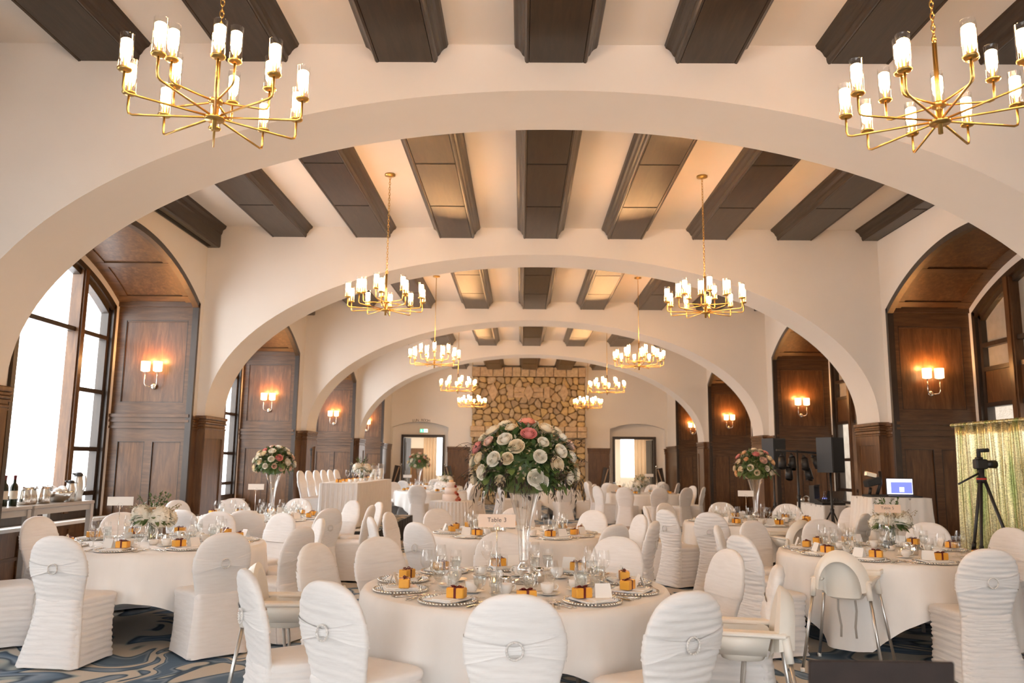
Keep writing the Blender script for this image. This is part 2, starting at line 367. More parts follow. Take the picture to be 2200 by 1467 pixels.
def window(i,x,yc,hw,zs,sg,sx):
    WN[0]+=1
    root=link('window_%d'%WN[0],None,None,(x,yc,0)); root['kind']='structure'
    z=lambda y,d=0: nz(y,0,hw,zs,sg)-d
    def arcstrip(b,d0,d1,t0,t1,mi=0,m=28):
        vs=[];fs=[]
        for k in range(m+1):
            u=-1+2*k/m; 
            for d in (d0,d1):
                yy=u*(hw-d); zz=nz(yy*hw/(hw-d),0,hw,zs,sg)-d
                vs+=[(sx*t0,yy,zz),(sx*t1,yy,zz)]
        for k in range(m):
            a=4*k
            for p,q in ((0,1),(2,3),(0,2),(1,3)): fs.append((a+p,a+q,a+4+q,a+4+p))
        b.add(vs,fs,mi)
    b=MB()
    arcstrip(b,0,.07,-.10,.06); arcstrip(b,.07,.13,-.05,.06)
    for s in (-1,1):
        ys_=sorted((s*hw,s*(hw-.07))); b.box(*sorted((-sx*.10,sx*.06)),ys_[0],ys_[1],.66,zs)
        ys_=sorted((s*(hw-.07),s*(hw-.13))); b.box(*sorted((-sx*.05,sx*.06)),ys_[0],ys_[1],.66,zs)
    b.box(*sorted((-sx*.08,sx*.06)),-hw,hw,.66,.80)
    link('frame',b.mesh('frame',M['wood_dark']),root)
    mul=[-1.13,1.13]; edges=[-hw+.13]+mul+[hw-.13]
    for y in mul:
        b=MB(); b.box(*sorted((-sx*.09,sx*.06)),y-.075,y+.075,.78,z(y)-.05); b.box(*sorted((-sx*.11,-sx*.06)),y-.045,y+.045,.78,z(y)-.05); link('mullion',b.mesh('mullion',M['wood']),root)
    rails=[3.22] if sx<0 else [3.22,2.95]
    for k in range(3):
        y0,y1=edges[k]+(.075 if k else 0),edges[k+1]-(.075 if k<2 else 0)
        hs=[3.2,1.02] if (k==1) else [3.2,2.42,1.62,1.02]
        if sx>0: hs=[3.2,2.86,2.36,1.02] if k==1 else [3.2,2.86,2.36,1.62,1.02]
        for h in hs:
            b=MB(); b.box(*sorted((-sx*.05,sx*.05)),y0,y1,h-.03,h+.03); link('transom',b.mesh('transom',M['wood_dark']),root)
        if sx<0 and i==1:  # unseen blind added to cut daylight on the near arch wall
            b=MB(); b.box(-.03,-.02,y0,y1,2.0,min(z(y0),z(y1))-.12); link('blind',b.mesh('blind',M['blind']),root)
        if sx>0:
            b=MB(); b.box(*sorted((-sx*.03,sx*.03)),y0,y1,2.39,2.83); link('wood_panel',b.mesh('wood_panel',M['wood']),root)
            b=MB(); m=10; vs=[]; 
            for q in range(m+1):
                y=y0+(y1-y0)*q/m; vs+=[(sx*.03,y,2.9),(sx*.03,y,min(z(y)-.12,9))]
            b.add(vs,[(2*q,2*q+2,2*q+3,2*q+1) for q in range(m)]); link('blind',b.mesh('blind',M['blind']),root)
        b=MB(); m=12; vs=[]
        for q in range(m+1):
            y=y0+(y1-y0)*q/m; vs+=[(0,y,.8),(0,y,z(y)-.1)]
        b.add(vs,[(2*q,2*q+2,2*q+3,2*q+1) for q in range(m)])
        link('pane',b.mesh('pane',M['pane']),root)
    # daylight sampling portal in the opening
    ld=bpy.data.lights.new('daylight_portal','AREA'); ld.shape='RECTANGLE'; ld.size=2*hw; ld.size_y=3.5; ld.cycles.is_portal=True
    lo=bpy.data.objects.new('daylight_portal',ld); COL.objects.link(lo); lo.location=(x+sx*.16,yc,2.4); lo.rotation_euler=(PI/2,0,PI/2 if sx>0 else -PI/2)
for i,(a,c) in enumerate(NICHE):
    for sx in (-1,1): niche(i,a,c,sx)
# back wall behind the camera; three tall unseen windows added for frontal fill light
b=MB()
def bw(x0,x1,z0,z1): b.box(x0,x1,YB-.2,YB,z0,z1)
bw(XL,XR,3.7,ZC); bw(XL,XR,0,.5)
for x0,x1 in ((XL,-4.1),(-1.6,-1.0),(1.5,2.1),(4.6,XR)): bw(x0,x1,.5,3.7)
structure('wall_back',b,M['plaster'])
for x0,x1 in ((-4.1,-1.6),(-1.0,1.5),(2.1,4.6)):
    WN[0]+=1; r=link('window_%d'%WN[0],None,None,((x0+x1)/2,YB-.1,0)); r['kind']='structure'; w=(x1-x0)/2
    b=MB()
    for xa,xb,za,zb in ((-w,w,.5,.6),(-w,w,3.6,3.7),(-w,-w+.1,.6,3.6),(w-.1,w,.6,3.6),(-.05,.05,.6,3.6),(-w,w,2.6,2.68)): b.box(xa,xb,-.05,.05,za,zb)
    link('frame',b.mesh('frame',M['wood_dark']),r)
    b=MB(); b.add([(-w,0,.55),(w,0,.55),(w,0,3.65),(-w,0,3.65)],[(0,1,2,3)]); link('pane',b.mesh('pane',M['pane']),r)
    ld=bpy.data.lights.new('daylight_portal','AREA'); ld.shape='RECTANGLE'; ld.size=2*w; ld.size_y=3.2; ld.cycles.is_portal=True
    lo=bpy.data.objects.new('daylight_portal',ld); COL.objects.link(lo); lo.location=((x0+x1)/2,YB-.25,2.1); lo.rotation_euler=(PI/2,0,0)
    lo.rotation_euler=(-PI/2,0,0) if False else (PI/2,0,PI)
# ceiling beams, each a box with moulded sides
def beam(xc,y0,y1,deep=False,cut=None):
    prof=[(.355,5.0),(.345,4.972),(.318,4.955),(.300,4.935),(.285,4.905),(.268,4.890),(.268,4.872),(.262,4.845),(.250,4.832),(.232,4.836),(.226,4.848)]
    if deep: prof=[(.31,5.0),(.30,4.96),(.26,4.93),(.25,4.88),(.235,4.86),(.235,4.70),(.232,4.672),(.215,4.66)]
    pts=[(-x,z) for x,z in prof]+[(x,z) for x,z in prof[::-1]]
    if cut=='L': pts=[(max(x,XL-xc),z) for x,z in pts]
    if cut=='R': pts=[(min(x,XR-xc),z) for x,z in pts]
    b=MB(); b.prism([(xc+x,z) for x,z in pts],y0,y1,0)
    if not deep:
        n=3; g=.02; xa,xb=xc-.226,xc+.226
        if cut=='R': xb=XR
        for k in range(n):
            ya,yb=y0+(y1-y0)*k/n+(g if k else 0),y0+(y1-y0)*(k+1)/n-(g if k<n-1 else 0)
            b.box(xa,xb,ya,yb,4.838,4.85,0)
        for k in range(1,n):
            y=y0+(y1-y0)*k/n; b.box(xa,xb,y-g,y+g,4.842,4.851,1)
    else:
        b.box(XL+.035,XL+.09,y0+.5,y1-.12,4.652,4.68,1)
    structure('ceiling_beam',b,M['beam'],M['black'])
for bi,(y0,y1) in enumerate(BAYS):
    if bi==0: continue
    ye=y1 if bi<5 else 28.83
    for k in range(-4,5):
        beam(.265+k*1.27,y0,ye,deep=(k==-4),cut='L' if k==-4 else 'R' if k==4 else None)
# ------------------------------------------------------------------ end wall with two recessed doorways
RL=(-4.74,-2.68); RR=(3.21,5.22); YR=YEND+.32
b=MB()
def seg(x0,x1,z0a,z0b,z1=ZC,y=YEND): b.add([(x0,y,z0a),(x1,y,z0b),(x1,y,z1),(x0,y,z1)],[(0,1,2,3)])
seg(XL-.05,RL[0],0,0); seg(RL[1],RR[0],0,0); seg(RR[1],XR+.05,0,0)
def rz_(x,r): return nz(x,(r[0]+r[1])/2,(r[1]-r[0])/2,2.73,.20)
for r,dx in ((RL,(-4.42,-2.82)),(RR,(3.34,4.93))):
    n=20; xs=[r[0]+(r[1]-r[0])*k/n for k in range(n+1)]
    for k in range(n): seg(xs[k],xs[k+1],rz_(xs[k],r),rz_(xs[k+1],r))
    vs=[];fs=[]
    for x in xs: vs+=[(x,YEND,rz_(x,r)),(x,YR,rz_(x,r))]
    b.add(vs,[(2*k,2*k+1,2*k+3,2*k+2) for k in range(n)])
    for x in r: b.add([(x,YEND,0),(x,YR,0),(x,YR,2.73),(x,YEND,2.73)],[(0,1,2,3)])
    seg(r[0],dx[0],0,0,2.95,YR); seg(dx[1],r[1],0,0,2.95,YR); seg(dx[0],dx[1],2.47,2.47,2.95,YR)
    # raised archivolt
    vs=[];fs=[]; x0,x1=r[0]-.12,r[1]+.12
    for k in range(n+1):
        x=x0+(x1-x0)*k/n; zi=rz_(min(max(x,r[0]),r[1]),r); zo=nz(x,(r[0]+r[1])/2,(x1-x0)/2,2.92,.20)
        vs+=[(x,YEND-.025,zi),(x,YEND-.025,zo),(x,YEND,zo),(x,YEND,zi)]
    for k in range(n):
        for p in range(3): fs.append((4*k+p,4*k+p+1,4*k+5+p,4*k+4+p))
    b.add(vs,fs)
structure('wall_end',b,M['plaster'])
DN=0
for r,dx in ((RL,(-4.42,-2.82)),(RR,(3.34,4.93))):
    DN+=1; root=link('door_%d'%DN,None,None,((dx[0]+dx[1])/2,YR,0)); root['kind']='structure'; w=(dx[1]-dx[0])/2
    b=MB(); b.box(-w,-w+.09,-.05,.12,0,2.47); b.box(w-.09,w,-.05,.12,0,2.47); b.box(-w+.09,w-.09,-.05,.12,2.37,2.47); link('frame',b.mesh('frame',M['wood_dark']),root)
    # open leaf swung into the next room
    b=MB(); b.box(0,.70,-.022,.022,.02,2.36); 
    for za,zb in ((.2,1.0),(1.15,2.2)): b.box(.1,.6,-.03,.03,za,zb)
    sx=-1 if DN==1 else 1
    lf=link('leaf',b.mesh('leaf',M['wood_dark']),root,(sx*(w-.1),.12,0),(0,0,math.radians(80 if sx<0 else 100)))
    b=MB(); b.tube([(.62,-.02,1.0),(.62,-.07,1.0),(.62,-.07,1.25),(.62,-.02,1.25)],.012); link('door_handle',b.mesh('door_handle',M['brass']),lf)
for x0,x1 in ((-2.68,-1.9),(2.42,3.19),(5.20,XR)):
    b=MB(); y0=YEND-.045; b.box(x0,x1,y0,YEND,0,1.99); moulding(b,x0,x1,y0+.02,YEND+.02,2.035)
    if x1-x0>.3:
        b.box(x0,x0+.2,y0-.015,y0,0,1.83); b.box(x1-.12,x1,y0-.015,y0,0,1.83); b.box(x0+.2,x1-.12,y0-.015,y0,1.62,1.83); b.box(x0,x1,y0-.015,y0,0,.25)
    structure('trim_dado',b,M['wood'])
o=link('wall_lettering',None,None,(-3.68,YEND-.028,2.985)); tag(o,'dark lettering reading SUN ROOM over the left doorway','lettering')
for k,ch_ in enumerate('SUN ROOM'):
    if ch_!=' ': link('letter',text_mesh(ch_,.125,M['ink']),o,((k-3.5)*.083,0,-.0025*(k-3.5)**2*.9),(PI/2,0,0))
es=(lambda a,bm,c: ('exit_sign',a,[('pictogram_panel',bm,[]),('arrow_panel',c,[])]))
m1=MB(); m1.bbox(0,0,-.07,.07,.16,.03,.006); m2=MB(); m2.box(-.14,-.005,-.034,-.03,-.06,.06); m3=MB(); m3.box(.0,.14,-.034,-.03,-.06,.06)
r=spawn(('exit_sign',m1.mesh('exit_sign',M['white_paint']),[('pictogram_panel',m2.mesh('pictogram_panel',M['exit_green']),[]),('arrow_panel',m3.mesh('arrow_panel',M['exit_white']),[])]),(-3.60,YR-.035,2.615),0,'small lit green and white exit sign above the left doorway','exit sign')
m4=MB(); m4.ball((-.085,-.038,.03),.013,8,6); m4.tube([(-.085,-.037,.018),(-.075,-.037,-.012),(-.055,-.037,-.03),(-.06,-.037,-.05)],.008); m4.tube([(-.075,-.037,-.012),(-.1,-.037,-.03),(-.115,-.037,-.03)],.008); m4.tube([(-.105,-.037,.0),(-.085,-.037,.012),(-.06,-.037,.0)],.007)
link('running_figure',m4.mesh('running_figure',M['exit_white']),r)
m5=MB(); m5.prism([(.02,.01),(.07,.01),(.07,.035),(.12,0),(.07,-.035),(.07,-.01),(.02,-.01)],-.036,-.034); link('arrow',m5.mesh('arrow',M['exit_green']),r)
# next room seen through the doorways
b=MB(); yb=34.5
b.box(-7,8,YR,yb+.2,-.12,0,1); b.box(-7,8,YR+.02,yb+.2,3.2,3.3)
for x0,x1,z0,z1 in ((-7,-3.75,0,3.2),(-2.55,4.25,0,3.2),(5.4,8,0,3.2),(-3.75,-2.55,0,.85),(-3.75,-2.55,2.95,3.2),(4.25,5.4,0,.85),(4.25,5.4,2.95,3.2)): b.box(x0,x1,yb,yb+.15,z0,z1)
b.box(-7.1,-7,YR,yb,0,3.2); b.box(8,8.1,YR,yb,0,3.2)
b.box(-7,RL[0]-.02,YR+.01,YR+.1,0,3.2); b.box(RL[1],RR[0],YR+.01,YR+.1,0,3.2); b.box(RR[1]+.02,8,YR+.01,YR+.1,0,3.2); b.box(RL[0]-.02,RL[1],YR+.01,YR+.1,2.6,3.2); b.box(RR[0],RR[1]+.02,YR+.01,YR+.1,2.6,3.2)
structure('wall_next_room',b,M['plaster'],M['carpet'])
b=MB(); b.box(-5.6,-4.1,yb-.06,yb,0,2.05); b.box(-5.2,-4.95,yb-.3,yb-.05,0,2.0); b.box(5.6,6.6,yb-.06,yb,0,2.05); b.box(4.9+.75,6.0,yb-.3,yb-.05,0,2.0)
structure('trim_next_room',b,M['wood'])
for x,w,lab in ((-3.9,.28,'tan drape beside the bright window seen through the left doorway'),(5.15,.34,'tan drape beside the bright window seen through the right doorway')):
    b=MB(); b.grid(lambda u,v: (x-w+2*w*u,yb-.14+.05*sin(u*28),.05+3.0*v),60,2); o=link('window_drape',b.mesh('window_drape',M['drape'])); md=o.modifiers.new('s','SOLIDIFY'); md.thickness=.006; tag(o,lab,'curtain')
for x in (-3.15,4.8):
    WN[0]+=1; r=link('window_%d'%WN[0],None,None,(x,yb+.05,0)); r['kind']='structure'; w=.6
    b=MB()
    for xa,xb,za,zb in ((-w,w,.85,.92),(-w,w,2.88,2.95),(-w,-w+.06,.92,2.88),(w-.06,w,.92,2.88)): b.box(xa,xb,-.04,.04,za,zb)
    link('frame',b.mesh('frame',M['white_paint']),r)
    b=MB(); b.add([(-w,0,.9),(w,0,.9),(w,0,2.9),(-w,0,2.9)],[(0,1,2,3)]); link('pane',b.mesh('pane',M['pane']),r)
    ld=bpy.data.lights.new('daylight_portal','AREA'); ld.shape='RECTANGLE'; ld.size=1.2; ld.size_y=2.1; ld.cycles.is_portal=True
    lo=bpy.data.objects.new('daylight_portal',ld); COL.objects.link(lo); lo.location=(x,yb+.18,1.9); lo.rotation_euler=(PI/2,0,0)
for x in (-4.2,4.3):  # added fill lights that brighten the next room, no fixtures there
    ld=bpy.data.lights.new('next_room_fill','AREA'); ld.shape='DISK'; ld.size=.6; ld.energy=130; ld.color=(1,.80,.58)
    lo=bpy.data.objects.new('next_room_fill',ld); COL.objects.link(lo); lo.location=(x,31.8,3.15)
# ------------------------------------------------------------------ fireplace
def clip(poly,px,py,nx,ny):
    out=[]
    for i in range(len(poly)):
        a=poly[i]; c=poly[(i+1)%len(poly)]
        da=(a[0]-px)*nx+(a[1]-py)*ny; dc=(c[0]-px)*nx+(c[1]-py)*ny
        if da<=0: out.append(a)
        if da*dc<0: t=da/(da-dc); out.append((a[0]+(c[0]-a[0])*t,a[1]+(c[1]-a[1])*t))
    return out
FX0,FX1,FZ=-1.80,2.30,4.58; FY=28.95
fr=link('fireplace',None,None,((FX0+FX1)/2,FY,0)); tag(fr,'tall river stone fireplace filling the centre of the far wall','fireplace')
rr=random.Random(3); pts=[]; sp=.235
nx_,nz_=int((FX1-FX0)/(sp*1.12)),int(FZ/(sp*.95))
for j in range(nz_):
    for i in range(nx_):
        pts.append((FX0+(i+.5+.5*(j%2)-.25)*(FX1-FX0)/nx_+rr.uniform(-.125,.125),(j+.5)*FZ/nz_+rr.uniform(-.10,.10)))
b=MB()
for i,p in enumerate(pts):
    poly=[(max(FX0,p[0]-.4),max(0,p[1]-.4)),(min(FX1,p[0]+.4),max(0,p[1]-.4)),(min(FX1,p[0]+.4),min(FZ,p[1]+.4)),(max(FX0,p[0]-.4),min(FZ,p[1]+.4))]
    for q in pts:
        if q is p or abs(q[0]-p[0])>.7 or abs(q[1]-p[1])>.7: continue
        dx,dz=q[0]-p[0],q[1]-p[1]; d=math.hypot(dx,dz)
        if d<1e-6: continue
        poly=clip(poly,p[0]+dx/2-dx/d*.006,p[1]+dz/2-dz/d*.006,dx/d,dz/d)
        if len(poly)<3: break
    if len(poly)<3: continue
    # round the corners once
    for _ in range(1):
        np_=[]
        for k in range(len(poly)):
            a=poly[k]; c=poly[(k+1)%len(poly)]
            np_+=[(a[0]*.75+c[0]*.25,a[1]*.75+c[1]*.25),(a[0]*.25+c[0]*.75,a[1]*.25+c[1]*.75)]
        poly=np_
    cx=sum(a[0] for a in poly)/len(poly); cz=sum(a[1] for a in poly)/len(poly); h=rr.uniform(.05,.10)
    Ls=[[(cx+(x-cx)*s-(FX0+FX1)/2,-o_,cz+(z-cz)*s) for x,z in poly] for s,o_ in ((1,-.05),(1,h*.35),(.93,h*.8),(.75,h))]
    b.loops(Ls,False,True,0,True)
link('rubble_facing',b.mesh('rubble_facing',M['rubble']),fr)
xc_=(FX0+FX1)/2
b=MB(); b.box(FX0-xc_+.01,FX1-xc_-.01,.0,YEND-FY-.03,0,FZ); link('mortar_bed',b.mesh('mortar_bed',M['mortar']),fr)
b=MB(); x=FX0-.03
for w in (.33,.50,.42,.34,.33,.33,.27,.34,.34,.50,.46,.30):
    w*=(FX1-FX0+.06)/4.46; b.bbox(x+w/2-xc_,.05,FZ+.01,FZ+.35,w/2-.008,.16,.012); x+=w
link('top_course',b.mesh('top_course',M['ashlar']),fr)
for x in (-1.04,.25,1.53):
    b=MB(); po=[(0,-.36),(.185,0),(0,.36),(-.185,0)]
    b.loops([[(px*s,-d,4.01+pz*s) for px,pz in po] for s,d in ((1,-.02),(1,.10),(.93,.125))],False,True,0,False)
    link('diamond_stone',b.mesh('diamond_stone',M['ashlar']),fr,(x-xc_,0,0))
for x0,x1,z0,z1 in ((-.52,-.30,3.80,4.24),(.80,1.02,3.80,4.24),(-.28,.1,3.82,4.0),(-.28,.1,4.02,4.2),(.4,.78,3.82,4.0),(.4,.78,4.02,4.2)):
    b=MB(); b.bbox((x0+x1)/2-xc_,-.02,z0,z1,(x1-x0)/2,.075,.012); link('slab_stone',b.mesh('slab_stone',M['ashlar']),fr)
b=MB(); x=FX0-.06
for k,w in enumerate((.55,.62,.4,.7,.52,.62,.45,.36)):
    w*=(FX1-FX0+.12)/4.22; b.bbox(x+w/2-xc_,-.06,2.60,2.78,w/2-.01,.16,.015); b.bbox(x+w/2-xc_+.0,-.05,2.38,2.59,w/2-.012,.14,.015); x+=w
link('mantel_course',b.mesh('mantel_course',M['ashlar']),fr)
b=MB(); b.box(-.75,.75,-.13,.0,0,1.15); link('firebox',b.mesh('firebox',M['black']),fr)
# ------------------------------------------------------------------ outdoors
b=MB(); b.box(-160,160,-120,200,-1.6,-1.5); structure('ground',b,M['snow'])
b=MB()
def ridge(u,v):
    y=-160+u*420; h=(28+14*sin(u*9+1)+9*sin(u*23)+5*sin(u*51))*(.35+1.1*u if u<.6 else 1)
    return (-150-40*v,y,-2+h*v)
b.grid(ridge,60,6); structure('hill',b,M['hill'])
b=MB(); b.box(8.6,9.0,YB-4,40,-1.5,6.5); structure('exterior_wall',b,M['stucco'])
# ================================================================== PROTOTYPES
def sm(x): x=min(max(x,0),1); return x*x*(3-2*x)
def sec(z):
    if z<.452:
        v=z/.455; return .182+.066*(1-v)**1.3, -.207-.080*(1-v)**1.6+.034+.008*sm((z-.40)/.05), .036
    w=.182+.042*sm((z-.45)/.24) if z<.70 else .224*max(1-((z-.70)/.2365)**2.5,0)**.42
    c=-.165-.105*max((z-.43)/.505,0)**1.15
    t=.036 if z<.86 else .036*math.sqrt(max(1-((z-.86)/.079)**2,.02))
    return w,c,t
def se(th,p): c,s=cos(th),sin(th); return math.copysign(abs(c)**p,c),math.copysign(abs(s)**p,s)
def fold(x,z,seed,A):
    a=sin(z*175+2.2*sin(x*9+seed)+seed)+.7*sin(z*110-x*22+seed*2)+.5*sin(z*260+x*14)
    return A*a*.5
def chair_meshes(seed,A,diag=0):
    n=36
    zs=[.016+.909*k/(120 if A>.0015 else 60) for k in range((120 if A>.0015 else 60)+1)]+[.9295,.933,.9345]
    Lp=[]
    for z in zs:
        w,c,t=sec(z); l=[]
        for i in range(n):
            x,y=se(2*PI*i/n,.55); x*=w; 
            d=fold(x,z+diag*x,seed,A)*(1 if y<.3 else .35)*(1-sm((z-.80)/.1)*.55)*(1-.6*sm((.12-z)/.1))
            side=abs(x)/max(w,.01)
            yy=c+y*t*(1-.35*side**6)-(d if y<0 else -d*.5)*(abs(y)**.3)
            l.append((x*(1+ (d*1.5 if side>.8 else 0)),yy+.012*side*side*(1 if y<0 else 1),z))
        Lp.append(l)
    b=MB(); b.loops(Lp,True,True,0,True); back=b.mesh('backrest',M['spandex'])
    # skirt
    b=MB(); Lp=[]; m=26 if A<=.0015 else 44
    for k in range(m+1):
        v=k/m; z=.455*v
        yb=-.207-.080*(1-v)**1.6; yf=.236-.012*sin(PI*v); wb=.179+.066*(1-v)**1.3; wf=.222+.012*(1-v)-.01*sin(PI*v); l=[]
        for i in range(40):
            x,y=se(2*PI*i/40+PI/40,.30); u=(y+1)/2; yy=yb+(yf-yb)*u; w=wb+(wf-wb)*u
            zz=z+ (0.022*(1-v)**3)*(1-max(abs(x),abs(y))**2*0)*(1-(abs(x)*abs(y))**2)+.004*(1-v)
            f=fold(x*w+y*.1,z*1.0+.25*x*w*(1-v)+.1*yy,seed+1,A*1.1+.0012)
            l.append((x*(w+f),yy+(f if y>0 else -f),zz))
        Lp.append(l)
    b.loops(Lp,False,False,0,True); skirt=b.mesh('skirt',M['spandex'])
    b=MB(); top=Lp[-1]; cx,cy=0,.02; Ls=[]
    for s,z in ((1.0,.435),(1.015,.455),(1.0,.470),(.93,.482),(.6,.490),(.15,.492)):
        Ls.append([(x*s,cy+(y-cy)*s,z) for x,y,_ in top])
    b.loops(Ls,False,True,0,True); seat=b.mesh('seat',M['spandex'])
    return back,skirt,seat
def sash_mesh(seed):
    b=MB(); n=56; Lp=[]
    for v in (-1,-.8,-.6,-.4,-.2,0,.2,.4,.6,.8,1):
        l=[]
        for i in range(n):
            x,y=se(2*PI*i/n,.55); q=abs(x); h=(.017+.044*q**1.2) if y<.2 else .056
            z=.70+v*h+ (.012*x if y<0 else 0); w,c,t=sec(z); off=.0085+.0042*sin(v*13+seed+q*2.5)*(1-.5*q)-.004*q*q
            if y<0: off+=.008*(1-q)**3
            l.append((x*(w+off),c+y*(t+off)*(1-.35*q**6*t/(t+off))+.012*q*q,z))
        Lp.append(l)
    b.loops(Lp,False,False,0,True); return b.mesh('sash',M['sash'])
def buckle_mesh():
    w,c,t=sec(.70); b=MB(); y=c-t-.022; n=26
    P=[(.036*cos(2*PI*k/n),y,.70+.036*sin(2*PI*k/n)) for k in range(n+1)]
    b.tube(P,.0048,6)
    for k in range(18): b.ball((.036*cos(2*PI*k/18),y-.004,.70+.036*sin(2*PI*k/18)),.0048,6,4)
    return b.mesh('buckle',M['buckle'])
SASH=[sash_mesh(0),sash_mesh(2)]; BUCK=buckle_mesh()
CH={}
for nm,seed,A,dg in (('smooth',1,.0008,0),('soft',4,.0036,.28),('ruched',2,.0062,.06)):
    bk,sk,st=chair_meshes(seed,A,dg)
    CH[nm]=('banquet_chair',None,[('backrest',bk,[]),('seat',st,[]),('skirt',sk,[]),('sash',SASH[seed%2],[('buckle',BUCK,[])])])
CH['bare']=('banquet_chair',None,[c for c in CH['smooth'][2][:3]]+[('sash',SASH[1],[])])
# ---------------------------------------------------------------- high chair
def highchair():
    b=MB(); Lp=[]
    for s,z in ((.55,.505),(.86,.515),(1,.55),(1.05,.60),(1.1,.66)):
        Lp.append([(se(2*PI*i/24,.7)[0]*.135*s,.01+se(2*PI*i/24,.7)[1]*.125*s,z) for i in range(24)])
    b.loops(Lp,True,False,0,True)
    # hooped back: recessed plate, bell-shaped crest and a hood folded down behind it
    n=28
    def crest(u): th=PI*u; c_=cos(th); q=max(sin(th),0); return (.205*c_*(1-.22*q),-.155-.035*q,.585+.295*q**.62)
    def hood(u): th=PI*u; c_=cos(th); q=max(sin(th),0); return (.150*c_*(1-.15*q),-.235-.02*q,.585+.215*q**.7)
    def lip(u): th=PI*u; c_=cos(th); q=max(sin(th),0); return (.135*c_*(1-.15*q),-.135-.04*q,.57+.275*q**.62)
    mixp=lambda A,B_,v,bul=0: tuple(A[i]*(1-v)+B_[i]*v+(0,-bul*sin(PI*v),bul*.6*sin(PI*v))[i] for i in range(3))
    b.grid(lambda u,v: mixp(crest(u),hood(u),v,.012),n,5,0,True)
    b.grid(lambda u,v: mixp(lip(u),crest(u),v,0),n,3,0,True)
    b.grid(lambda u,v: (lip(u)[0]*(1-.15*(1-v)),lip(u)[1]+.03*(1-v),.53+(lip(u)[2]-.53)*v),n,5,0,True)
    # wide side rims and front rim
    for s in (-1,1):
        x0,x1=sorted((s*.125,s*.215)); b.bbox((x0+x1)/2,.015,.648,.672,(x1-x0)/2,.215,.008)
        b.loops([[(s*.15,-.12,.655),(s*.205,-.12,.655),(s*.205,.19,.655),(s*.15,.19,.655)],[(s*.135,-.09,.55),(s*.15,-.1,.55),(s*.15,.14,.55),(s*.135,.13,.55)]],True,True)
        for sy in (-1,1): b.tube([(s*.185,sy*.19,.66),(s*.2,sy*.205,.535)],.021,10)
    shell=b.mesh('seat_shell',M['plastic'])
    t=MB(); t.bbox(0,.235,.672,.690,.225,.085,.008)
    for x0,x1,y0,y1 in ((-.225,.225,.30,.32),(-.225,.225,.15,.165),(-.225,-.207,.165,.30),(.207,.225,.165,.30)): t.bbox((x0+x1)/2,(y0+y1)/2,.685,.712,(x1-x0)/2,(y1-y0)/2,.005)
    tray=t.mesh('tray',M['plastic'])
    ch=[('seat_shell',shell,[]),('tray',tray,[])]
    for sx in (-1,1):
        for sy in (-1,1):
            l=MB(); l.tube([(sx*.195,sy*.20,.58),(sx*.275,sy*.285,.012)],.0115,10); f=MB(); f.lathe([(.0,0),(.016,0),(.016,.025),(.012,.03)],10,cx=sx*.2765,cy=sy*.2865)
            ch.append(('leg',l.mesh('leg',M['alu']),[('foot_cap',f.mesh('foot_cap',M['plastic']),[])]))
    s=MB()
    for sx in (-1,1): s.tube([(sx*.06,.0,.51),(sx*.065,.01,.42),(sx*.05,.02,.30),(sx*.055,.02,.22)],.009,6)
    ch.append(('harness_strap',s.mesh('harness_strap',M['greige']),[]))
    return ('high_chair',None,ch)
HIGH=highchair()
# ---------------------------------------------------------------- tables
TR_=.914; TH=.745
def cloth(seed,rot,s=1.27,R=TR_+.014,low=.10,ox=0,oy=0):
    r=random.Random(seed); n=200; b=MB(); Lp=[]; ph=[r.uniform(0,6.28) for _ in range(4)]
    drops=[]
    for i in range(n):
        a=2*PI*i/n-rot; e=s/max(abs(cos(a)),abs(sin(a))); drops.append(min(max(e-R,.25),TH-low))
    for rad,z in ((.001,TH),(.5,TH),(R-.02,TH)): Lp.append([(rad*cos(2*PI*i/n),rad*sin(2*PI*i/n),z) for i in range(n)])
    m=12
    for k in range(m+1):
        v=k/m; l=[]
        for i in range(n):
            a=2*PI*i/n; d=drops[i]*v; fl=(.5*sin(11*a+ph[0])+.35*sin(17*a+ph[1])+.25*sin(29*a+ph[2]))
            rr=R+.006+.012*min(d/.03,1)+.046*v**.8*fl*min(d/.35,1.3)+.03*v
            z=TH-.004-d+(.012*sin(4*a+ph[3])*v)
            if v==0: z=TH-.002; rr=R+.002
            l.append((rr*cos(a),rr*sin(a),max(z,.02)))
        Lp.append(l)
    b.loops(Lp,False,False,0,True); return b.mesh('tablecloth',M['linen'])
b=MB(); b.lathe([(.0001,.712),(TR_-.02,.712),(TR_-.01,.718),(TR_-.01,.736),(TR_-.02,.741),(.0001,.741)],48); TOP=b.mesh('tabletop',M['greige'])
legs=[]
for sx in (-1,1):
    for sy in (-1,1):
        l=MB(); l.tube([(sx*.42,sy*.36,.712),(sx*.46,sy*.40,.0)],.018,8); legs.append(('leg',l.mesh('leg',M['greige']),[]))
TABLE=('banquet_table',None,[('tabletop',TOP,[])]+legs)
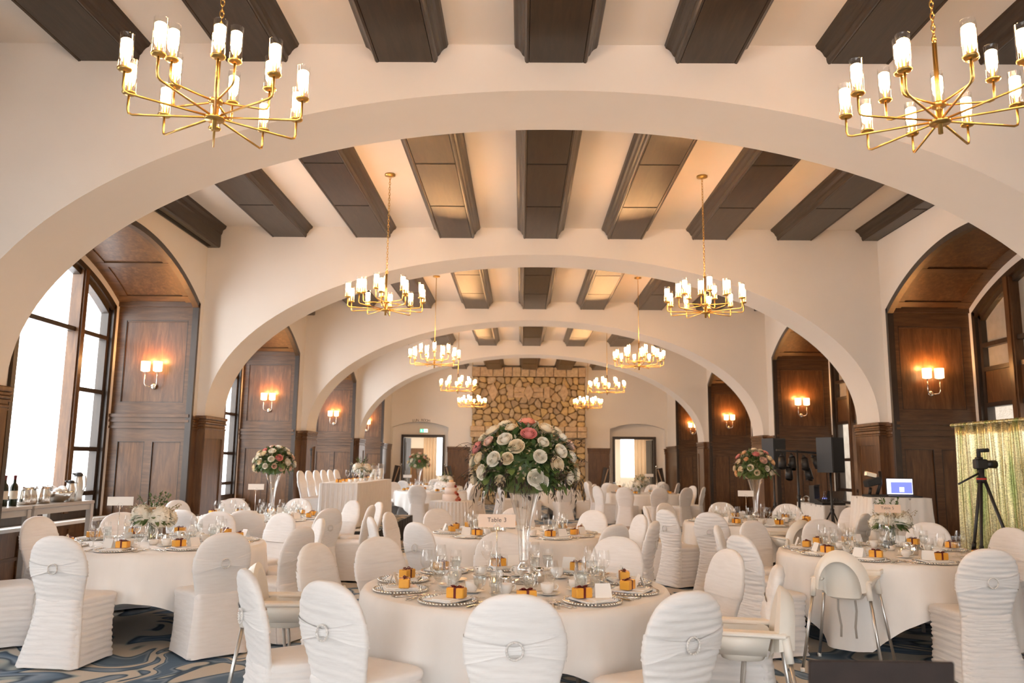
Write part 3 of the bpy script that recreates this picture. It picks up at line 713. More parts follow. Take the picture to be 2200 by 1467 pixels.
# ---------------------------------------------------------------- tableware
def one(fn,name,*mats): b=MB(); fn(b); return b.mesh(name,*mats)
charger_beads=MB()
for k in range(52): charger_beads.ball((.158*cos(2*PI*k/52),.158*sin(2*PI*k/52),.010),.0085,6,4)
CHARGER=('charger_plate',one(lambda b:b.lathe([(.0001,.002),(.10,.002),(.152,.007),(.152,.010),(.10,.006),(.0001,.006)],36),'charger_plate',M['crystal']),[('beaded_rim',charger_beads.mesh('beaded_rim',M['steel']),[],'silvery beaded rim')])
CHARGER_S=('charger_plate',CHARGER[1],[('beaded_rim',CHARGER[2][0][1],[])])
def nap(b):
    b.bbox(0,0,.0,.012,.095,.105,.004); b.bbox(.02,.0,.012,.018,.06,.095,.002)
NAPKIN=('folded_napkin',one(nap,'folded_napkin',M['napkin']),[])
BOXB=one(lambda b:b.bbox(0,0,0,.052,.05,.03,.003),'gift_box',M['gold_box'])
def rib(b):
    b.box(-.007,.007,-.0312,.0312,-.0004,.0536); b.box(-.0512,.0512,-.005,.005,.0524,.0534)
    for s in (-1,1):
        b.tube([(0,0,.054),(s*.016,-.006,.064),(s*.03,-.008,.062),(s*.028,.006,.056),(0,0,.055)],.003,5); b.tube([(0,0,.055),(s*.02,.012,.056),(s*.036,.016,.0545)],.0025,5)
RIB=one(rib,'ribbon',M['ribbon'])
GIFT=('gift_box',BOXB,[('ribbon',RIB,[],'burgundy ribbon with a bow')])
def tent(b):
    h=.072; w=.048; d=.03
    for s in (-1,1): b.loops([[(-w,s*d,0),(w,s*d,0),(w*.88,0,h),(-w*.88,0,h)],[(-w,s*(d-.0016),0),(w,s*(d-.0016),0),(w*.88,-s*.0008,h-.001),(-w*.88,-s*.0008,h-.001)]],True,True,0,False)
CARD=('place_card',one(tent,'place_card',M['card']),[])
WINE=('wine_glass',one(lambda b:b.lathe([(.0001,.0),(.034,.001),(.034,.003),(.006,.008),(.0042,.02),(.0042,.085),(.008,.095),(.028,.112),(.040,.140),(.0415,.165),(.036,.195),(.0325,.215)],18),'wine_glass',M['glass']),[])
GOB=('water_goblet',one(lambda b:b.lathe([(.0001,.0),(.034,.001),(.034,.003),(.007,.009),(.006,.04),(.012,.05),(.032,.075),(.038,.11),(.037,.15),(.0345,.175)],18),'water_goblet',M['glass']),[('iced_water',one(lambda b:b.lathe([(.0001,.052),(.012,.053),(.0305,.076),(.0365,.11),(.036,.128),(.0001,.128)],16),'iced_water',M['water']),[])])
TUM=('highball_tumbler',one(lambda b:b.lathe([(.0001,.002),(.029,.002),(.031,.01),(.035,.14),(.0355,.142)],18),'highball_tumbler',M['glass']),[('iced_water',one(lambda b:b.lathe([(.0001,.008),(.029,.008),(.033,.115),(.0001,.115)],16),'iced_water',M['water']),[])])
def cup(b):
    b.lathe([(.0001,.004),(.024,.0),(.026,.006),(.037,.022),(.040,.058),(.038,.058),(.035,.024),(.022,.010),(.0001,.009)],22)
CUPH=one(lambda b:b.tube([(.038,0,.048),(.058,0,.050),(.064,0,.036),(.056,0,.022),(.036,0,.018)],.0042,7),'handle',M['porcelain'])
CUP=('coffee_cup',one(cup,'coffee_cup',M['porcelain']),[('handle',CUPH,[])])
SAUCER=('saucer',one(lambda b:b.lathe([(.0001,.003),(.03,.002),(.05,.006),(.072,.014),(.073,.016),(.05,.0085),(.028,.005),(.0001,.005)],26),'saucer',M['porcelain']),[])
def knife(b): b.bbox(0,-.06,.001,.008,.006,.05,.002); b.loops([[(-.002,-.01,.003),(.006,-.01,.003),(.006,-.01,.005),(-.002,-.01,.005)],[(-.009,.04,.003),(.006,.04,.003),(.006,.04,.0045),(-.009,.04,.0045)],[(-.004,.11,.003),(.005,.115,.003),(.005,.115,.004),(-.004,.11,.004)]],True,True,0,False)
KNIFE=('table_knife',one(knife,'table_knife',M['steel']),[])
def fork(b):
    b.tube([(0,-.10,.004),(0,-.03,.005),(0,.045,.006)],[.005,.003,.003],6); b.bbox(0,.058,.004,.007,.012,.014,.001)
    for x in (-.0105,-.0035,.0035,.0105): b.tube([(x,.07,.0055),(x,.105,.006)],.0016,5)
FORK=('table_fork',one(fork,'table_fork',M['steel']),[])
def spoon(b):
    b.tube([(0,-.09,.004),(0,-.02,.005),(0,.05,.006)],[.005,.003,.003],6); b.ball((0,.075,.006),.018,10,6,0,.3,Matrix.Diagonal((1,1.0,1,1)))
SPOON=('table_spoon',one(spoon,'table_spoon',M['steel']),[])
VOTIVE=('votive_candle',one(lambda b:b.lathe([(.0001,.004),(.03,.002),(.033,.02),(.034,.065),(.0325,.065),(.03,.02),(.0001,.008)],18),'votive_candle',M['glass']),[('wax',one(lambda b:b.lathe([(.0001,.009),(.028,.009),(.029,.03),(.0001,.031)],16),'wax',M['candle']),[]),('flame',one(lambda b:b.lathe([(.0001,.031),(.005,.038),(.004,.048),(.0001,.056)],8),'flame',M['flame']),[])])
def creamer(b):
    b.lathe([(.0001,.0),(.028,.0),(.034,.015),(.034,.05),(.028,.075),(.031,.088),(.029,.088),(.026,.075),(.0001,.07)],20); b.tube([(.03,0,.07),(.055,0,.066),(.056,0,.035),(.033,0,.022)],.004,6); b.tube([(-.026,0,.078),(-.042,0,.09)],[.012,.005],8)
CREAM=('milk_jug',one(creamer,'milk_jug',M['steel']),[])
SHAK=('salt_shaker',one(lambda b:b.lathe([(.0001,0),(.018,0),(.019,.05),(.017,.062)],14),'salt_shaker',M['glass']),[('cap',one(lambda b:b.lathe([(.019,.06),(.019,.075),(.012,.085),(.0001,.087)],14),'cap',M['steel']),[])])
BOWL=('sugar_bowl',one(lambda b:b.lathe([(.0001,.004),(.03,.0),(.042,.02),(.045,.045),(.043,.045),(.04,.02),(.0001,.008)],20),'sugar_bowl',M['porcelain']),[])
# ---------------------------------------------------------------- flowers
def rose(mt,seed):
    r=random.Random(seed); b=MB()
    b.ball((0,0,.12),.20,8,6,0,1.8)
    for R,h,n,fl in ((.24,.60,3,-.15),(.40,.66,4,-.12),(.56,.68,5,-.05),(.73,.64,5,.12),(.90,.54,6,.35),(1.04,.34,6,.55)):
        o=r.uniform(0,6)
        for k in range(n):
            a0=o+2*PI*k/n; wd=2*PI/n*.68
            def f(u,v,a0=a0,wd=wd,R=R,h=h,fl=fl):
                a=a0+wd*(u-.5)*2; e=(2*u-1)**2; rr=.10+(R-.10)*min(v*1.5,1)**.6+fl*.20*max(v-.7,0)*3-.05*e*v
                z=-.35+(h+.35)*v*(1-.14*e*v)-fl*.9*max(v-.75,0)
                return (rr*cos(a),rr*sin(a),z)
            b.grid(f,4,4)
    return b.mesh('rose',mt)
ROSE={c:rose(M['rose_'+c],i) for i,c in enumerate(('cream','white','peach','pink','coral','blush'))}
def aim(d):
    d=Vector(d).normalized(); return d.to_track_quat('Z','Y')
def leaf(b,p,d,ln,w,mi=0,droop=.2):
    d=Vector(d).normalized(); u=d.cross(Vector((0,0,1)));  u=u.normalized() if u.length>.01 else Vector((1,0,0))
    P=[Vector(p)+d*ln*t+Vector((0,0,-droop*ln*t*t)) for t in (0,.35,.7,1)]
    vs=[P[0],P[1]-u*w,P[1]+u*w,P[2]-u*w*.75,P[2]+u*w*.75,P[3]]
    n=u.cross(d); vs[1]=vs[1]+n*w*.35; vs[2]=vs[2]+n*w*.35
    b.add([tuple(v) for v in vs],[(0,1,2),(1,3,4,2),(3,5,4)],mi,True)
def sph(r,lo=-1,hi=1):
    z=r.uniform(lo,hi); a=r.uniform(0,2*PI); q=math.sqrt(1-z*z); return Vector((q*cos(a),q*sin(a),z))
def bouquet(root,c,rx,rz,seed,nr,cols,rs=.045,nl=330,fringe=True,pale=70):
    r=random.Random(seed); c=Vector(c); placed=[]
    b=MB()
    for _ in range(nl):
        d=sph(r,-.42,1); p=c+Vector((d.x*rx*.62,d.y*rx*.62,d.z*rz*.62)); dd=(d+sph(r)*.6).normalized(); leaf(b,p,dd,r.uniform(.06,.13),r.uniform(.009,.022),0,r.uniform(.0,.45))
    for _ in range(nl//7):
        d=sph(r,-.3,.9); p=c+Vector((d.x*rx*.75,d.y*rx*.75,d.z*rz*.75)); leaf(b,p,(d+sph(r)*.5),r.uniform(.08,.14),r.uniform(.020,.034),0,.3)
    for _ in range(nl):
        d=sph(r,-.5,1); p=c+Vector((d.x*rx*.80,d.y*rx*.80,d.z*rz*.86)); leaf(b,p,(d*.5+sph(r)).normalized(),r.uniform(.035,.085),r.uniform(.007,.017),0,.2)
    b.ball(tuple(c),1,14,10,0,1,Matrix.Translation(c)@Matrix.Diagonal((rx*.62,rx*.62,rz*.62,1))@Matrix.Translation(-c))
    link('foliage',b.mesh('foliage',M['leaf']),root)['kind']='stuff'
    b=MB()
    for _ in range(pale):
        d=sph(r,-.2,1); p=c+Vector((d.x*rx*.8,d.y*rx*.8,d.z*rz*.85)); 
        for k in range(5): leaf(b,p+sph(r)*.03,d+sph(r)*.8,.035,.008,0,0)
    link('filler_sprigs',b.mesh('filler_sprigs',M['leaf_pale']),root)['kind']='stuff'
    if fringe:
        b=MB()
        for _ in range(46):
            a=r.uniform(0,2*PI); q=r.uniform(.5,1.0); p=c+Vector((cos(a)*rx*q*.9,sin(a)*rx*q*.9,-rz*r.uniform(.2,.42))); o=Vector((cos(a),sin(a),0)); ln=r.uniform(.06,.15)
            P=[p+o*(.07*sin(t*1.6))+Vector((0,0,.03*sin(t*3.1)-ln*t*t)) for t in (0,.25,.5,.75,1)]
            b.tube(P,[.0022,.002,.0018,.0015,.0008],4)
            for t in range(9): leaf(b,P[min(int(t/2.2),4)].lerp(P[min(int(t/2.2)+1,4)],(t/2.2)%1),o*.3+sph(r)*.7-Vector((0,0,.8)),.034,.0045,0,.2)
        for _ in range(30):
            a=r.uniform(0,2*PI); p=c+Vector((cos(a)*rx*.75,sin(a)*rx*.75,r.uniform(-.3,.5)*rz)); o=Vector((cos(a),sin(a),r.uniform(-.2,.5))).normalized(); ln=r.uniform(.10,.19)
            P=[p+o*ln*t+Vector((0,0,.02*sin(t*3.1)-.05*t*t)) for t in (0,.3,.6,.8,1)]
            b.tube(P,[.0022,.002,.0018,.0015,.0008],4)
            for t in range(12): leaf(b,P[0].lerp(P[4],.3+.7*t/12),o*.9+sph(r)*.7,.040,.005,0,.3)
        link('trailing_fringe',b.mesh('trailing_fringe',M['leaf_dark']),root)['kind']='stuff'
    for k in range(nr):
        zz=1-(k+.5)/nr*1.38; a=k*2.39996+seed; q=math.sqrt(max(1-zz*zz,0)); d=(Vector((q*cos(a),q*sin(a),zz))+sph(r)*.13).normalized()
        col=r.choice(cols); s=rs*r.uniform(.72,1.12)
        o=link('rose',ROSE[col],root,tuple(c+Vector((d.x*rx*.87,d.y*rx*.87,d.z*rz*.93)))); o.rotation_mode='QUATERNION'; o.rotation_quaternion=aim(d+Vector((0,0,.15))); o.scale=(s,s,s); o['label']=col+' rose'
def hydrangea(seed,R=.085):
    r=random.Random(seed); b=MB()
    b.ball((0,0,0),R*.9,14,10)
    for _ in range(170):
        d=sph(r); p=d*R*r.uniform(.92,1.04); u=d.orthogonal().normalized(); w=d.cross(u); a=r.uniform(0,6); e=u*cos(a)+w*sin(a); g=d.cross(e); q=.017
        vs=[p]+[p+(e*cos(k*PI/2)+g*sin(k*PI/2))*q+d*.006 for k in range(4)]+[p+(e*cos(k*PI/2+PI/4)+g*sin(k*PI/2+PI/4))*q*.55+d*.001 for k in range(4)]
        b.add([tuple(v) for v in vs],[(0,1+k,5+k) for k in range(4)]+[(0,5+k,1+(k+1)%4) for k in range(4)],0,True)
    return b.mesh('hydrangea',M['rose_white'])
HYD=[hydrangea(1),hydrangea(2)]
def tallvase(h=.56):
    return one(lambda b:b.lathe([(.0001,.0),(.075,.0),(.078,.01),(.05,.022),(.028,.03),(.022,.045),(.04,.065),(.044,.085),(.036,.108),(.026,.118),(.030,.14),(.031,.20),(.036,.28),(.05,.38),(.075,.48),(.098,h)],20),'vase',M['crystal'])
TALL=tallvase()
def stems(z0,z1,r0,r1):
    def f(b):
        for k in range(9): a=k*2*PI/9; b.tube([(r0*cos(a),r0*sin(a),z0),(r1*cos(a+.5),r1*sin(a+.5),z1)],.004,5)
    return one(f,'stems',M['stem'])
TST=stems(.16,.56,.012,.05)
def tall_centre(x,y,z,seed,nr,cols,label,rx=.30,rz=.25,ch=.83,h=1.0,**k):
    root=link('tall_floral_centrepiece',None,None,(x,y,z)); tag(root,label,'flower arrangement')
    link('vase',TALL,root)
    bouquet(root,(0,0,ch),rx,rz,seed,nr,cols,**k); return root
def low_centre(x,y,z,seed,label,rot=0,greens=True):
    root=link('low_floral_centrepiece',None,None,(x,y,z),(0,0,rot)); tag(root,label,'flower arrangement')
    link('vase',one(lambda b:b.lathe([(.0001,.004),(.05,.0),(.055,.006),(.055,.17),(.053,.17),(.052,.01),(.0001,.008)],20),'vase',M['glass']),root)
    link('stems',stems(.01,.19,.03,.02),root)
    r=random.Random(seed)
    for k,(dx,dy,dz,s) in enumerate(((-.09,-.02,.235,1.1),(.07,-.06,.22,1.15),(.02,.08,.25,1),(.13,.03,.20,.95))): 
        o=link('hydrangea',HYD[k%2],root,(dx,dy,dz)); o.scale=(s,s,s); o.rotation_euler=(k,k*2,k)
    b=MB()
    for k in range(9):
        a=r.uniform(0,2*PI); t=Vector((cos(a)*r.uniform(.2,.9),sin(a)*r.uniform(.2,.9),1.0)).normalized(); p=Vector((0,0,.22))
        for q in range(16):
            pp=p+t*(.04+.20*q/16); leaf(b,pp,t*.6+sph(r)*.9,.035,.010,0,.1)
        b.tube([p,p+t*.25],.002,4)
    for k in range(60): d=sph(r,-.3,.5); leaf(b,Vector((0,0,.2))+Vector((d.x*.12,d.y*.12,d.z*.06)),d,.09,.02,0,.3)
    link('foliage',b.mesh('foliage',M['leaf']),root)
    b=MB()
    for k in range(7):
        a=r.uniform(0,2*PI); t=Vector((cos(a),sin(a),.35)).normalized(); p=Vector((0,0,.23))
        b.tube([p,p+t*.16,p+t*.24+Vector((0,0,.03))],.002,4)
        for q in range(18): leaf(b,p+t*(.12+.14*q/18)+sph(r)*.012,sph(r),.022,.007,0,0)
    link('blush_sprigs',b.mesh('blush_sprigs',M['leaf_pale']),root)
    for k in range(5):
        a=r.uniform(0,2*PI); d=Vector((cos(a)*.8,sin(a)*.8,.7)); o=link('rose',ROSE[('peach','cream','blush')[k%3]],root,tuple(Vector((0,0,.21))+d*.10)); o.rotation_mode='QUATERNION'; o.rotation_quaternion=aim(d); o.scale=(.032,)*3
    return root
def sign(x,y,z,label,txt=None,blush=False,h=.375,rz=0,w=.22):
    root=link('table_number_sign',None,None,(x,y,z),(0,0,rz)); tag(root,label,'table sign')
    link('base',one(lambda b:b.lathe([(.0001,0),(.04,0),(.04,.006),(.004,.012)],20),'base',M['steel']),root)
    link('pole',one(lambda b:b.tube([(0,0,.008),(0,0,h)],.0032,8),'pole',M['steel']),root)
    link('clip',one(lambda b:b.tube([(.020*cos(a/12*PI),-.003,h+.0+.022*sin(a/12*PI)) for a in range(-3,16)],.0016,5),'clip',M['steel']),root)
    c=link('card',one(lambda b:b.box(-w/2,w/2,0,.0016,h,h+.075),'card',M['card_blush' if blush else 'card']),root)
    if txt: link('lettering',text_mesh(txt,.036,M['ink'],1.05),c,(0,-.0012,h+.042),(PI/2,0,0))
    return root
# ================================================================== TABLES, CHAIRS, PLACE SETTINGS
def clock(a):
    h=(3-math.degrees(a)/30)%12; q=round(h*2)%24; n=q//2 or 12
    w=('one','two','three','four','five','six','seven','eight','nine','ten','eleven','twelve')
    return (w[n-1]+" o'clock") if q%2==0 else 'half past '+w[n-1]
def view(a):
    s=sin(a)
    return 'back to the camera' if s<-.55 else 'facing the camera' if s>.55 else 'turned sideways'
WORD={'smooth':'smooth white','soft':'creased white','ruched':'ruched white','bare':'white'}
rc=random.Random(11)
used={}
def seat_of(T,a,kind):
    U=used.setdefault((T,kind),set()); h=(3-math.degrees(a)/30)%12; c=sorted(range(24),key=lambda q:abs((h*2-q+12)%24-12))
    q=next(k for k in c if k not in U); U.add(q); return clock(math.radians(90-q*15))
def put_chair(px,py,cx,cy,kind,label,group,z=0,dmin=1.46,dmax=1.66,jit=.10):
    d=Vector((px-cx,py-cy)); r=min(max(d.length,dmin),dmax); d=d.normalized(); a=math.atan2(d.y,d.x); k=r-.27
    return spawn(CH[kind],(cx+d.x*k,cy+d.y*k,z),a+PI/2+rc.uniform(-jit,jit),label,'chair',group)
def round_table(cx,cy,name,label,seed,rot,low,s=1.27,group='round banquet tables'):
    spawn(TABLE,(cx,cy,0),rot,'round folding table hidden under the white cloth of '+name,'table',group)
    o=link('tablecloth',cloth(seed,rot,s,low=low),None,(cx,cy,0)); tag(o,label,'tablecloth','white round tablecloths')
rs_=random.Random(5)
def put(spec,cx,cy,a,r,t,rz,label,cat,group,z=TH+.0015,rot=None):
    x=cx+r*cos(a)-t*sin(a); y=cy+r*sin(a)+t*cos(a)
    return spawn(spec,(x,y,z),a+PI/2+rz,label,cat,group)
used_seat={}
def setting(cx,cy,ang,T,detail,solo=True,has=('wine','gob','tum','cup')):
    """T: short table name. solo: labels by seat; otherwise items share a label and a group."""
    a=math.radians(ang); seat=seat_of(T,a,'s')
    def lb(x): return '%s, %s seat of %s'%(x,seat,T) if solo else '%s on %s'%(x,T)
    def g(x): return x+' on '+T
    j=rs_.uniform
    put(CHARGER if detail==2 else CHARGER_S,cx,cy,a,.725,0,0,lb('round beaded charger plate'),'plate',g('charger plates'))
    zt=TH+.009
    put(NAPKIN,cx,cy,a,.725,.0,j(-.15,.15),lb('folded white napkin on its plate'),'napkin',g('folded napkins'),zt)
    sd=-1 if cos(a)>.25 else 1
    put(GIFT,cx,cy,a,.70+j(-.02,.02),.052*sd,j(-.35,.35),lb('gold gift box with burgundy ribbon'),'gift box',g('gold gift boxes'),zt+(.0185))
    if j(0,1)<.9: put(CARD,cx,cy,a,.735+j(-.02,.03),-.058*sd,j(-.5,.5),lb('white tent place card'),'place card',g('place cards'),zt+.0185)
    if 'wine' in has: put(WINE,cx,cy,a,.53+j(-.03,.02),.17+j(-.03,.03),0,lb('clear stemmed wine glass'),'glass',g('wine glasses'))
    if 'gob' in has: put(GOB,cx,cy,a,.50+j(-.02,.04),.075+j(-.02,.02),0,lb('short-stemmed goblet of water'),'glass',g('water goblets'))
    if 'tum' in has and j(0,1)<.6: put(TUM,cx,cy,a,.45+j(-.02,.02),.15+j(-.02,.02),0,lb('straight tumbler of iced water'),'glass',g('water tumblers'))
    if 'cup' in has:
        put(SAUCER,cx,cy,a,.40+j(-.02,.02),-.06,0,lb('white saucer'),'saucer',g('white saucers'))
        put(CUP,cx,cy,a,.40,-.06,j(-.6,.6),lb('white coffee cup on its saucer'),'cup',g('white coffee cups'),TH+.010)
    if detail>=1:
        put(KNIFE,cx,cy,a,.72,.193,0,lb('steel table knife beside the plate'),'knife',g('table knives'))
        put(FORK,cx,cy,a,.72,-.193,0,lb('steel table fork beside the plate'),'fork',g('table forks'))
    if detail==2:
        put(SPOON,cx,cy,a,.725,.222,0,lb('steel spoon beside the knife'),'spoon',g('table spoons'))
        put(FORK,cx,cy,a,.715,-.222,0,lb('outer steel fork'),'fork',g('outer table forks'))
TN={'T3':'the front centre table','L1':'the front left table','R1':'the front right table','C2':'the middle table','L2':'the left vase table','R2':'the right vase table'}
TC={'T3':(-.03,5.12),'L1':(-3.3,7.4),'R1':(3.25,7.25),'C2':(-.05,8.78),'L2':(-3.42,10.58),'R2':(3.12,10.85)}
CHAIRS={
'T3':[(-.02,3.57,'soft'),(.77,3.72,'ruched'),(-.93,3.89,'soft'),(-1.44,4.27,'soft'),(-1.08,6.13,'soft'),(-1.44,5.63,'ruched'),(-.16,6.70,'soft'),(.77,6.40,'smooth'),(1.42,5.53,'smooth'),(1.48,4.70,'ruched')],
'L1':[(-3.37,5.91,'soft'),(-2.30,6.37,'smooth'),(-1.85,6.98,'smooth'),(-1.94,7.94,'smooth'),(-2.53,8.70,'smooth'),(-3.32,8.80,'smooth'),(-4.21,8.56,'soft'),(-4.62,7.83,'soft'),(-4.40,6.52,'soft')],
'R1':[(3.29,5.78,'ruched'),(4.67,7.82,'ruched'),(4.15,8.39,'smooth'),(3.19,8.62,'smooth'),(2.37,8.37,'soft'),(1.82,7.62,'smooth'),(1.77,6.66,'ruched')],
'C2':[(-.97,7.60,'smooth'),(-.93,9.75,'soft'),(.82,9.80,'smooth'),(.90,7.66,'smooth'),(1.36,9.15,'smooth'),(1.35,8.15,'ruched'),(-1.54,8.28,'smooth'),(-1.49,9.06,'soft'),(-.05,10.28,'smooth')],
'L2':[(-3.80,9.06,'smooth'),(-3.12,9.10,'smooth'),(-2.38,9.75,'smooth'),(-1.91,10.43,'smooth'),(-1.95,11.25,'smooth'),(-2.40,11.62,'smooth'),(-3.31,12.05,'smooth'),(-4.23,11.88,'smooth'),(-4.62,11.07,'smooth')],
'R2':[(1.79,10.22,'ruched'),(2.29,9.75,'ruched'),(4.12,9.82,'soft'),(4.45,11.18,'smooth'),(3.9,11.95,'smooth'),(3.04,12.32,'smooth'),(2.18,11.75,'smooth'),(1.67,10.95,'smooth')]}
CL={'T3':('white cloth draped over the front centre table nearest the camera',4,.08,.14,1.20),'L1':('white cloth draped over the front left table',9,.2,.14,1.30),'R1':('white layered cloth with pointed corners over the front right table',12,.02,.09,1.30),
'C2':('white cloth draped over the middle table',15,.3,.1,1.27),'L2':('white cloth over the left table with the tall vase',18,.7,.1,1.27),'R2':('white cloth over the right table with the tall vase',21,.2,.1,1.27)}
for k,(cx,cy) in TC.items():
    round_table(cx,cy,TN[k],*CL[k])
    for (x,y,kind) in CHAIRS[k]:
        a=math.atan2(y-cy,x-cx)
        put_chair(x,y,cx,cy,kind,'%s chair %s, %s seat of %s'%(WORD[kind],view(a),seat_of(TN[k],a,'c'),TN[k]),'covered chairs around '+TN[k],jit=.03 if k=='T3' else .08)
for ang in (-89,-54,-19,13,56,96,133,170,-158,-120): setting(*TC['T3'],ang,TN['T3'],2)
for ang in (-92,-48,-15,22,60,93,128,163,-145): setting(*TC['L1'],ang,TN['L1'],2)
for ang in (-88,24,53,93,125,160,-161,-127,-40): setting(*TC['R1'],ang,TN['R1'],2)
for ang in (-172,-129,-56,-27,6,45,90,135,160): setting(*TC['C2'],ang,TN['C2'],1)
for ang in (-105,-75,-38,-5,28,60,90,125,160): setting(*TC['L2'],ang,TN['L2'],0)
for ang in (-160,-130,-88,-45,12,45,93,140,175): setting(*TC['R2'],ang,TN['R2'],0)
# centre of each table
def centre_items(k,lst):
    cx,cy=TC[k]
    for spec,dx,dy,rz,lab,cat in lst: spawn(spec,(cx+dx,cy+dy,TH+.0015),rz,lab+' on '+TN[k],cat)
centre_items('T3',[(CREAM,-.055,-.27,.4,'steel milk jug left of the vase',"jug"),(CREAM,.15,.13,2.2,'steel milk jug right of the vase',"jug"),(VOTIVE,-.13,-.10,0,'lit glass votive candle',"candle"),(SHAK,.12,-.06,0,'glass salt shaker',"shaker"),(SHAK,.075,-.10,0,'glass pepper shaker nearer the camera',"shaker"),(BOWL,-.12,.2,0,'white sugar bowl',"bowl")])
centre_items('L1',[(CREAM,.12,-.12,1,'steel milk jug',"jug"),(VOTIVE,-.12,.12,0,'lit glass votive candle',"candle"),(SHAK,.2,.05,0,'glass salt shaker',"shaker"),(BOWL,.05,-.2,0,'white sugar bowl',"bowl")])
centre_items('R1',[(CREAM,.14,-.16,1,'steel milk jug',"jug"),(VOTIVE,.02,-.18,0,'lit glass votive candle',"candle"),(SHAK,.16,.0,0,'glass salt shaker',"shaker"),(BOWL,.1,.2,0,'white sugar bowl',"bowl")])
centre_items('C2',[(CREAM,-.14,-.12,1,'steel milk jug',"jug"),(VOTIVE,-.2,.05,0,'lit glass votive candle',"candle"),(BOWL,.16,-.1,0,'white sugar bowl',"bowl")])
centre_items('R2',[(VOTIVE,.12,-.15,0,'lit glass votive candle',"candle"),(VOTIVE,.25,-.05,0,'second lit votive candle',"candle")])
centre_items('L2',[(VOTIVE,-.15,-.15,0,'lit glass votive candle',"candle")])
tall_centre(.02,5.20,TH+.001,21,52,['cream','white','cream','white','peach','white','cream','coral','cream','white','blush','cream','pink'],'tall rose bouquet in a glass trumpet vase on the front centre table',rx=.38,rz=.30,ch=.73,rs=.047,nl=460,pale=120)
tall_centre(-3.37,10.95,TH+.001,22,36,['white','cream','white','blush','white','pink','cream'],'tall white and blush bouquet on the left vase table',rx=.30,rz=.24,ch=.70,rs=.045,nl=280,fringe=False)
tall_centre(3.17,11.0,TH+.001,23,34,['cream','peach','cream','white','cream','blush','peach','pink'],'tall cream rose bouquet on the right vase table',rx=.29,rz=.26,ch=.71,rs=.045,nl=300,fringe=False)
low_centre(-3.42,7.52,TH+.001,31,'low white hydrangea arrangement on the front left table',.3)
low_centre(3.60,7.95,TH+.001,32,'low white hydrangea arrangement beside the Table 5 sign',2.2)
sign(-.14,4.79,TH+.001,'table sign reading Table 3 on a thin steel pole','Table 3',True)
sign(-3.50,7.05,TH+.001,'blank-looking white table sign on the front left table',None,False,h=.345,w=.21,rz=.25)
sign(3.42,7.62,TH+.001,'table sign reading Table 5 before the white hydrangeas','Table 5',True,h=.325,w=.23,rz=-.2)
sign(-3.5,10.65,TH+.001,'white table sign left of the left tall vase',None,False,h=.36,rz=.3,w=.20)
sign(2.93,10.6,TH+.001,'white table sign left of the right tall vase',None,False,h=.345,rz=-.1,w=.20)
b=MB(); b.lathe([(.0001,.003),(.03,.0),(.036,.01),(.036,.10),(.016,.15),(.014,.21),(.016,.215)],18); bt=b.mesh('water_bottle',M['glass'])
spawn(('water_bottle',bt,[('cap',one(lambda b:b.lathe([(.017,.205),(.017,.23),(.0001,.232)],12),'cap',M['nickel']),[]),('label_band',one(lambda b:b.lathe([(.0365,.02),(.0365,.085)],18),'label_band',M['hill']),[])]),(3.33,7.45,TH+.001),0,'small glass bottle with a blue grey label before the Table 5 flowers','bottle')
# high chairs
spawn(HIGH,(1.17,4.36,0),math.radians(-32)+PI/2+.35,'ivory plastic high chair right of the front centre table, nearest the camera','high chair','ivory high chairs')
spawn(HIGH,(2.47,6.28,0),math.radians(-122)+PI/2,'ivory plastic high chair with its back to us at the front right table','high chair','ivory high chairs')
spawn(HIGH,(3.2,9.60,0),math.radians(-88)+PI/2+.15,'ivory plastic high chair at the right vase table','high chair','ivory high chairs')
spawn(HIGH,(-1.42,5.02,0),math.radians(184)+PI/2,'ivory plastic high chair at the left of the front centre table','high chair','ivory high chairs')
# far tables
FAR={'far right table':((3.15,20.9),[(1.92,20.35),(2.45,19.45),(3.3,19.4),(4.05,19.7),(4.62,20.45),(4.55,21.4),(1.8,21.4),(2.5,22.25),(3.6,22.3)]),
'farthest right table':((3.35,24.9),[(1.95,24.4),(2.5,23.65),(3.35,23.4),(4.2,23.65),(4.75,24.4),(2.1,25.7),(4.5,25.9)]),
'far left table':((-2.35,21.0),[(-2.54,19.55),(-1.1,20.3),(-.9,21.2),(-3.8,20.7),(-3.5,22.0),(-2.2,22.5),(-1.3,22.1)]),
'farthest left table':((-2.75,25.0),[(-3.5,23.7),(-2.3,23.55),(-1.5,24.2),(-1.3,25.1),(-4.1,24.5),(-2.8,26.5)]),
'far middle table':((.72,22.7),[(.2,21.3),(1.2,21.3),(2.0,22.0),(-.6,22.1),(-.75,23.0),(-.1,24.0),(1.1,24.1)])}
for i,(nm,((cx,cy),ch)) in enumerate(FAR.items()):
    round_table(cx,cy,'the '+nm,'white cloth draped over the '+nm,40+i,.3*i,.1)
    for x,y in ch:
        a=math.atan2(y-cy,x-cx); put_chair(x,y,cx,cy,'bare','white covered chair, %s seat of the %s'%(seat_of(nm,a,'c'),nm),'chairs around the '+nm,dmin=1.4,dmax=1.55)
    for k in range(8):
        a=.3+k*PI/4
        put(CHARGER_S,cx,cy,a,.72,0,0,'beaded charger plate on the '+nm,'plate','charger plates on the '+nm)
        put(GIFT,cx,cy,a,.70,.04,.2,'gold gift box on the '+nm,'gift box','gold gift boxes on the '+nm,TH+.0115)
        put(WINE,cx,cy,a,.52,.14,0,'wine glass on the '+nm,'glass','wine glasses on the '+nm)
        put(GOB,cx,cy,a,.5,-.04,0,'water goblet on the '+nm,'glass','water goblets on the '+nm)
tall_centre(-2.72,21.4,TH+.001,24,20,['white','cream','white','blush','pink'],'tall white bouquet before the left doorway on the far left table',rx=.33,rz=.27,ch=.72,nl=200,fringe=False,pale=30)
